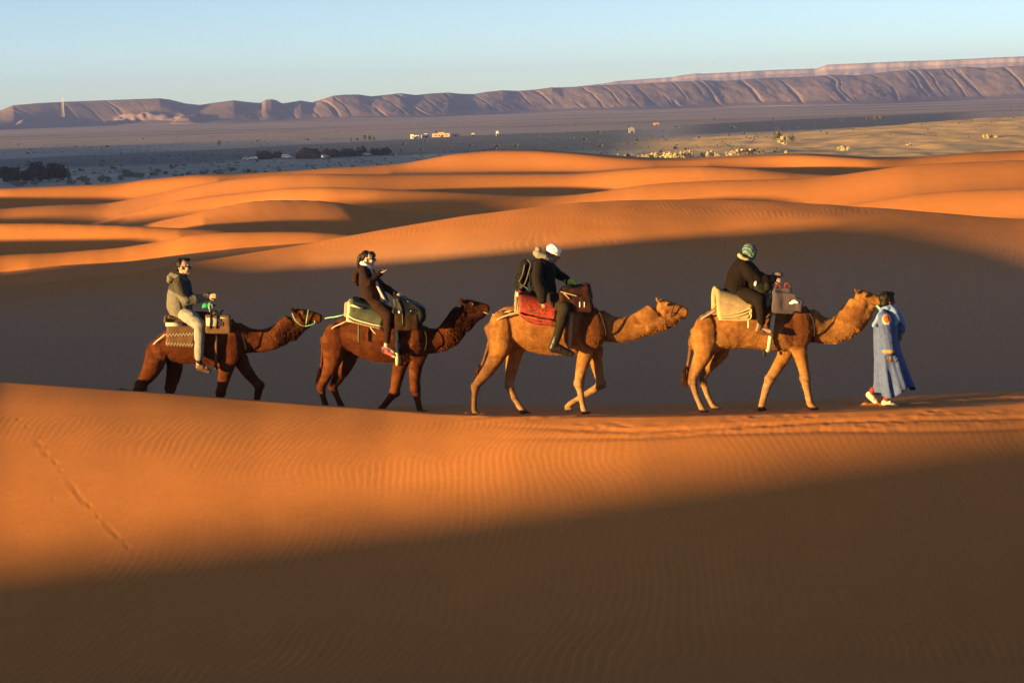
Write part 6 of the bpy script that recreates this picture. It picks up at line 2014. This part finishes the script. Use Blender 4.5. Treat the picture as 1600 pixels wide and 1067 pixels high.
def palm(u, v, hpx, label, seed):
    p = on_plain(u, v)
    H = hpx * px_size(p)
    r_ = np.random.default_rng(seed)
    T = Thing('palm_tree', p, label, 'palm', 'desert palms')
    b = tube_mesh('trunk', [p, p + Vector((.05, 0, H * .2)), p + Vector((0, .05, H * .38))], [H * .06, H * .05, H * .045], 8, 2)
    T.part('trunk', b, M_BARK)
    V, F = [], []
    c = np.array(p) + np.array([0, 0, H * .36])
    for i in range(64):
        a = r_.uniform(0, 2 * math.pi); e = r_.uniform(-.15, 1.35)
        L = H * r_.uniform(.52, .66)
        d = np.array([math.cos(a), math.sin(a), 0])
        pr = None
        for s in range(6):
            t = s / 5
            q = c + d * L * t * math.cos(e) * (1 - .12 * t) + np.array([0, 0, L * (t * math.sin(e) - .55 * t * t * math.cos(e) * .7)])
            w = np.cross(d, [0, 0, 1]) * H * .06 * math.sin(math.pi * (0.12 + .86 * t))
            V += [q - w - np.array([0, 0, H * .012]), q, q + w - np.array([0, 0, H * .012])]
            if s:
                o = len(V) - 6
                F += [(o, o + 1, o + 4, o + 3), (o + 1, o + 2, o + 5, o + 4)]
    me = bpy.data.meshes.new('crown'); me.from_pydata([tuple(map(float, q)) for q in V], [], F); me.update()
    T.part('crown', me, M_PALM)


palm(1216, 224, 24, 'taller desert palm with bushy crown on the sunlit sand', 3)
palm(1237, 224, 17, 'smaller desert palm at the right of the taller one', 4)
p = on_plain(1222, 227)
plant('dry_bush', p, DRY[1], None, 1, 'rounded pale bush standing right in front of the taller palm', 'bush', None, 0, 1, 14 * px_size(p) / 1.9, 14 * px_size(p) / 1.75)
# trees farther out
FARTREE = leaves('crown', 500, (1.2, 1.2, 2.0), 0.34, 71, 8); FARTREE.materials.append(M_OLIVE)
for u, v, h, lab, g in ((549, 221, 6, 'short brownish tree at the left end of the far tree row', None), (558, 221, 7, 'second brownish tree from the left in the far tree row', None), (569, 220, 12, 'tallest narrow tree in the far row before the village', None), (577, 220, 10, 'brownish tree right of the tallest in the far row', None), (584, 220, 10, 'brownish tree at the right end of the far tree row', None),
                        (1354, 188, 7, 'small olive tree left of the round one on the far plain', None), (1367, 188, 9, 'left tree of the olive pair on the far plain at right', None), (1376, 188, 10, 'right tree of the olive pair on the far plain at right', None), (1579, 173, 6, 'lone dark tree on the far plain at the right edge', None), (681, 208, 5, 'small tree behind the pale village houses', None)):
    p = on_plain(u, v)
    H = h * px_size(p)
    plant('far_tree', p, FARTREE, None, H / 4, lab, 'tree', g, H * .4, u, H / 4, H / 4.1)

# near shrub behind the crest at the left
p = Vector(V1.p(186, 606, 2.6))
nb = leaves('crown', 1500, (0.42, 0.36, 0.24), 0.035, 91, 10, 0.8, 2.4); nb.materials.append(M_GREYLEAF)
plant('desert_shrub', Vector((p.x, p.y, height(p.x, p.y))), nb, None, 1, 'small grey shrub in the shade just behind the dune crest at left', 'shrub', None)

# ---------------- nomad camp: long low black tents, cars beside them


def tent(u0, u1, v, hpx, label, seed):
    a, b_ = on_plain(u0, v + (u1 - u0) * 0.012), on_plain(u1, v - (u1 - u0) * 0.012)
    mid = (a + b_) / 2
    k = px_size(mid)
    L = (u1 - u0) * k / 2
    H = hpx * k * 1.45
    r_ = np.random.default_rng(seed)
    T = Thing('nomad_tent', mid, label, 'tent', 'black tents of the camp')
    D = max(2.6, L * 0.35)
    n, m = max(5, int(L * 2 / 3) | 1), 7
    g = []
    peaks = 0.75 + 0.25 * r_.random(n + 2)
    for i in range(n + 2):
        x = -1 + 2 * i / (n + 1)
        end = 1 - abs(x) ** 6 * 0.55
        row = []
        for j in range(m):
            y = -1 + 2 * j / (m - 1)
            z = (1 - abs(y) ** 1.5 * 0.9) * peaks[i] * end * (0.93 if i % 2 else 1.0)
            row.append((mid.x + x * L, mid.y + y * D, mid.z + 0.1 * H + 0.9 * H * z))
        g.append(row)
    T.part('roof', sheet_mesh('roof', g, 0.06), M_TENT)
    for side, yy in (('front_wall', -D * .93), ('back_wall', D * .93)):
        T.part(side, box_mesh(side, (mid.x, mid.y + yy, mid.z + H * .16), (L * .95, .05, H * .2)), M_TENT)
    for q in range(2):
        x = mid.x + (-.45 + .9 * q + r_.uniform(-.1, .1)) * L
        T.part('doorway', box_mesh('doorway', (x, mid.y - D * .93 - .08, mid.z + H * .16), (min(.9, L * .2), .04, H * .17)), M_OPENING)
    for q in (-1, 1):
        T.part('pole', tube_mesh('pole', [(mid.x + q * L * .5, mid.y, mid.z), (mid.x + q * L * .5, mid.y, mid.z + H * .98)], .05, 5, 1), M_BARK)


tent(399, 426, 249, 10, 'black tent at the left of the camp, right beside a white car', 1)
tent(425, 442, 247, 8, 'small black tent between the left tent and the white van', 2)
tent(463, 502, 248, 13, 'largest black tent with a high rounded roof in the middle of the camp', 3)
tent(500, 532, 246, 10, 'long black tent right behind the white car in the middle', 4)
tent(530, 556, 244.5, 10, 'black tent just right of the one behind the white car', 5)
tent(554, 574, 243.5, 11, 'black tent with raised roof, third from the right of the camp', 6)
tent(577, 594, 242.5, 8, 'low black tent second from the right end of the camp', 7)
tent(592, 612, 241.5, 8, 'low black tent at the far right end of the camp', 8)


def car(u, v, label, rot, van=False):
    p = on_plain(u, v)
    k = px_size(p)
    s = 14.5 * k / 4.3
    T = Thing('parked_car', p, label, 'car', 'white cars parked at the camp')
    def loc(x, y, z):
        c, n = math.cos(rot), math.sin(rot)
        return (p.x + s * (x * c - y * n), p.y + s * (x * n + y * c), p.z + s * z)
    prof = [(-2.15, .35), (-2.2, .75), (-1.9, 1.0), (-1.55, 1.55), (.35, 1.6), (.95, 1.05), (2.0, .9), (2.15, .6), (2.1, .35)] if not van else [(-2.2, .35), (-2.25, .9), (-2.1, 1.75), (1.0, 1.78), (1.6, 1.1), (2.1, .95), (2.2, .6), (2.15, .35)]
    V = [loc(x, -.85, z) for x, z in prof] + [loc(x, .85, z) for x, z in prof]
    n = len(prof)
    F = [tuple(range(n)), tuple(range(2 * n - 1, n - 1, -1))] + [(i, i + n, (i + 1) % n + n, (i + 1) % n) for i in range(n)]
    me = bpy.data.meshes.new('body'); me.from_pydata(V, [], F)
    bm = bmesh.new(); bm.from_mesh(me); bmesh.ops.recalc_face_normals(bm, faces=bm.faces); bmesh.ops.bevel(bm, geom=bm.edges[:], offset=.07 * s, segments=2, affect='EDGES'); bm.to_mesh(me); bm.free()
    T.part('body', me, M_CAR)
    for y in (-.87, .87):
        for xs in (((-1.35, -.5), (-.4, .35)) if not van else ((-1.9, -.9), (-.8, .1), (.2, 1.1))):
            q = [loc(xs[0], y, 1.08), loc(xs[1] + (.25 if xs[1] > .3 else 0), y, 1.08), loc(xs[1] - .05, y, 1.48), loc(xs[0] + .12, y, 1.48)]
            w = bpy.data.meshes.new('window'); w.from_pydata(q, [], [(0, 1, 2, 3)]); w.update(); T.part('window', w, M_CARGLASS)
        for x in (-1.35, 1.35):
            T.part('wheel', tube_mesh('wheel', [loc(x, y - .12, .36), loc(x, y + .06, .36)], .36 * s, 14, 1), M_TYRE)
    q = [loc(.5, -.7, 1.5), loc(.5, .7, 1.5), loc(1.0, .7, 1.1), loc(1.0, -.7, 1.1)]
    q = [(a, b, c + .03 * s) for a, b, c in q]
    w = bpy.data.meshes.new('windscreen'); w.from_pydata(q, [], [(0, 1, 2, 3)]); w.update(); T.part('windscreen', w, M_CARGLASS)


car(386, 251, 'white off-road car at the far left of the camp', 0.15)
car(396, 250, 'white car half behind the left tent of the camp', 2.9)
car(448, 248, 'white van parked in the gap between the tents', 0.05, True)
car(509, 247, 'white car parked in front of the long middle tent', 0.1)
car(501, 248, 'white car just left of the one before the middle tent', 2.6)
car(574, 244, 'small white car between the raised tent and the low right tents', 0.1)

# ---------------- village and lone buildings


def house(u, v, wpx, hpx, mat, label, cat='building', depth=5.0, parts=((-.5, .0, 1), (.1, .5, .7)), wins=2, group='houses of the far village', name='adobe_house'):
    p = on_plain(u, v)
    k = px_size(p)
    W, H = wpx * k, hpx * k
    T = Thing(name, p, label, cat, group)
    for i, (x0, x1, hf) in enumerate(parts):
        c = (p.x + W * (x0 + x1) / 2, p.y + depth / 2, p.z + H * hf / 2)
        T.part('wall', box_mesh('wall', c, (W * (x1 - x0) / 2 - .02, depth / 2 - .1 * i, H * hf / 2), 0, .97), mat)
        T.part('roof', box_mesh('roof', (c[0], c[1], p.z + H * hf + .12), (W * (x1 - x0) / 2 * .99, depth / 2 * .99, .12)), mat)
    for i in range(wins):
        x = p.x + W * (-.4 + .8 * (i + .5) / wins)
        T.part('window', box_mesh('window', (x, p.y + .05, p.z + H * .42), (max(.35, W * .03), .12, H * .13)), M_OPENING)
    T.part('door', box_mesh('door', (p.x + W * .04, p.y + .05, p.z + H * .2), (.45, .14, H * .2)), M_OPENING)


house(648, 217, 14, 6, M_PALEWALL, 'pale adobe house at the left end of the far village', parts=((-.5, -.1, 1), (-.1, .5, .75)))
house(665, 216, 14, 6, M_PALEWALL, 'pale adobe house with stepped roof in the middle of the far village', parts=((-.5, -.2, .7), (-.2, .2, 1), (.2, .5, .8)), wins=3)
house(689, 214.5, 28, 6, M_ADOBE, 'long flat roofed house at the right of the far village', parts=((-.5, .5, .85), (-.15, .2, 1.1)), wins=4)
house(712, 213.5, 12, 3.5, M_ADOBE, 'low brown wall building right of the long flat roofed house', parts=((-.5, .5, .9),), wins=1)
house(739, 213, 5, 4, M_ADOBE, 'tiny square hut right of the far village', parts=((-.5, .5, 1),), wins=1)
house(777, 213, 4, 7, M_PALEWALL, 'narrow pale tower standing alone right of the far village', 'tower', 2.5, ((-.5, .5, 1),), 1)
house(987, 208, 9, 8, M_HUTWALL, 'grey hut with dark doorway in the shaded plain', 'hut', 4, ((-.5, .5, .8), (-.2, .3, 1)), 0, None, 'stone_hut')
house(1026, 196, 8, 3, simple('reddish_wall', (.45, .22, .13), .9, .1), 'small reddish building behind the grey hut', 'building', 5, ((-.5, .5, 1),), 2, None)
house(1130, 165, 10, 3, M_PALEWALL, 'white building at the foot of the hills, left part', 'building', 8, ((-.5, .5, 1),), 2, None)
house(1141, 165, 9, 3.6, M_PALEWALL, 'white building at the foot of the hills, right part with taller block', 'building', 8, ((-.5, .1, .8), (.1, .5, 1)), 2, None)
house(627, 238, 4, 5, simple('black_board', (.02, .02, .02), .8, .1), 'small black board standing on the plain right of the camp', 'sign', .3, ((-.5, .5, 1),), 0, None, 'notice_board')


def mast():
    base = Vector(at(99, 176, 2560))
    top = Vector(at(99, 150, 2560))
    T = Thing('radio_mast', base - Vector((0, 0, 6)), 'tall thin radio mast on the pale mound at the left hills', 'mast')
    for dx, dy in ((-1.5, -1), (1.5, -1), (0, 1.6)):
        T.part('leg', tube_mesh('leg', [base + Vector((dx, dy, -6)), base + Vector((dx * .6, dy * .6, (top.z - base.z) * .7)), top], [.30, .25, .18], 5, 1), M_MAST)
    for i in range(6):
        f = i / 6
        z = base.z + (top.z - base.z) * f
        w = 1.5 * (1 - f)
        T.part('brace', tube_mesh('brace', [(base.x - w, base.y - .66 * w, z), (base.x + w, base.y - .66 * w, z + 2)], .16, 4, 1), M_MAST)


mast()

# ---------------- the small string of camels far behind


def far_camel(u, v, seed, mat, label):
    p = on_plain(u, v)
    k = px_size(p)
    s = 10.5 * k / 2.0
    T = Thing('far_camel', p, label, 'camel', 'far camels beyond the dunes')
    c = np.array(p)
    b = Blob()
    q = lambda x, y, z: c + s * np.array([x, y, z])
    b.ell(q(0, 0, 1.25), (.62 * s, .26 * s, .36 * s)); b.ell(q(0, 0, 1.62), (.30 * s, .18 * s, .26 * s))
    b.chain([(q(.5, 0, 1.3), .2 * s), (q(.85, 0, 1.25), .14 * s), (q(1.05, 0, 1.55), .12 * s), (q(1.15, 0, 1.85), .11 * s)]); b.cap(q(1.13, 0, 1.85), .12 * s, q(1.42, 0, 1.78), .08 * s)
    for x, y, l in ((-.45, -.15, .12), (-.45, .15, -.1), (.42, -.14, -.1), (.42, .14, .12)): b.chain([(q(x, y, 1.1), .16 * s), (q(x + l * .5, y, .6), .08 * s), (q(x + l, y, 0), .06 * s)])
    b.chain([(q(-.6, 0, 1.35), .05 * s), (q(-.7, 0, .85), .03 * s)])
    T.part('body', grown(b, 'body', .05, 2), mat)
    T.part('saddle_pack', Blob().ell(q(-.05, 0, 1.62), (.42 * s, .34 * s, .28 * s)).raw('saddle_pack'), M_CREAM if seed % 2 else M_DARKLEATHER)


M_FARCAMEL = simple('far_dark_coat', (.045, .018, .010), .9, .3, 2)
far_camel(1160, 243, 1, M_FARCAMEL, 'leftmost tiny dark camel of the far string before the bushes')
far_camel(1167, 243, 2, M_FARCAMEL, 'second tiny dark camel from the left in the far string')
far_camel(1173, 242.7, 3, M_FARCAMEL, 'third tiny dark camel from the left in the far string')
far_camel(1179, 242.5, 4, simple('far_pale_coat', (.22, .12, .06), .9, .3, 2), 'rightmost paler tiny camel of the far string')
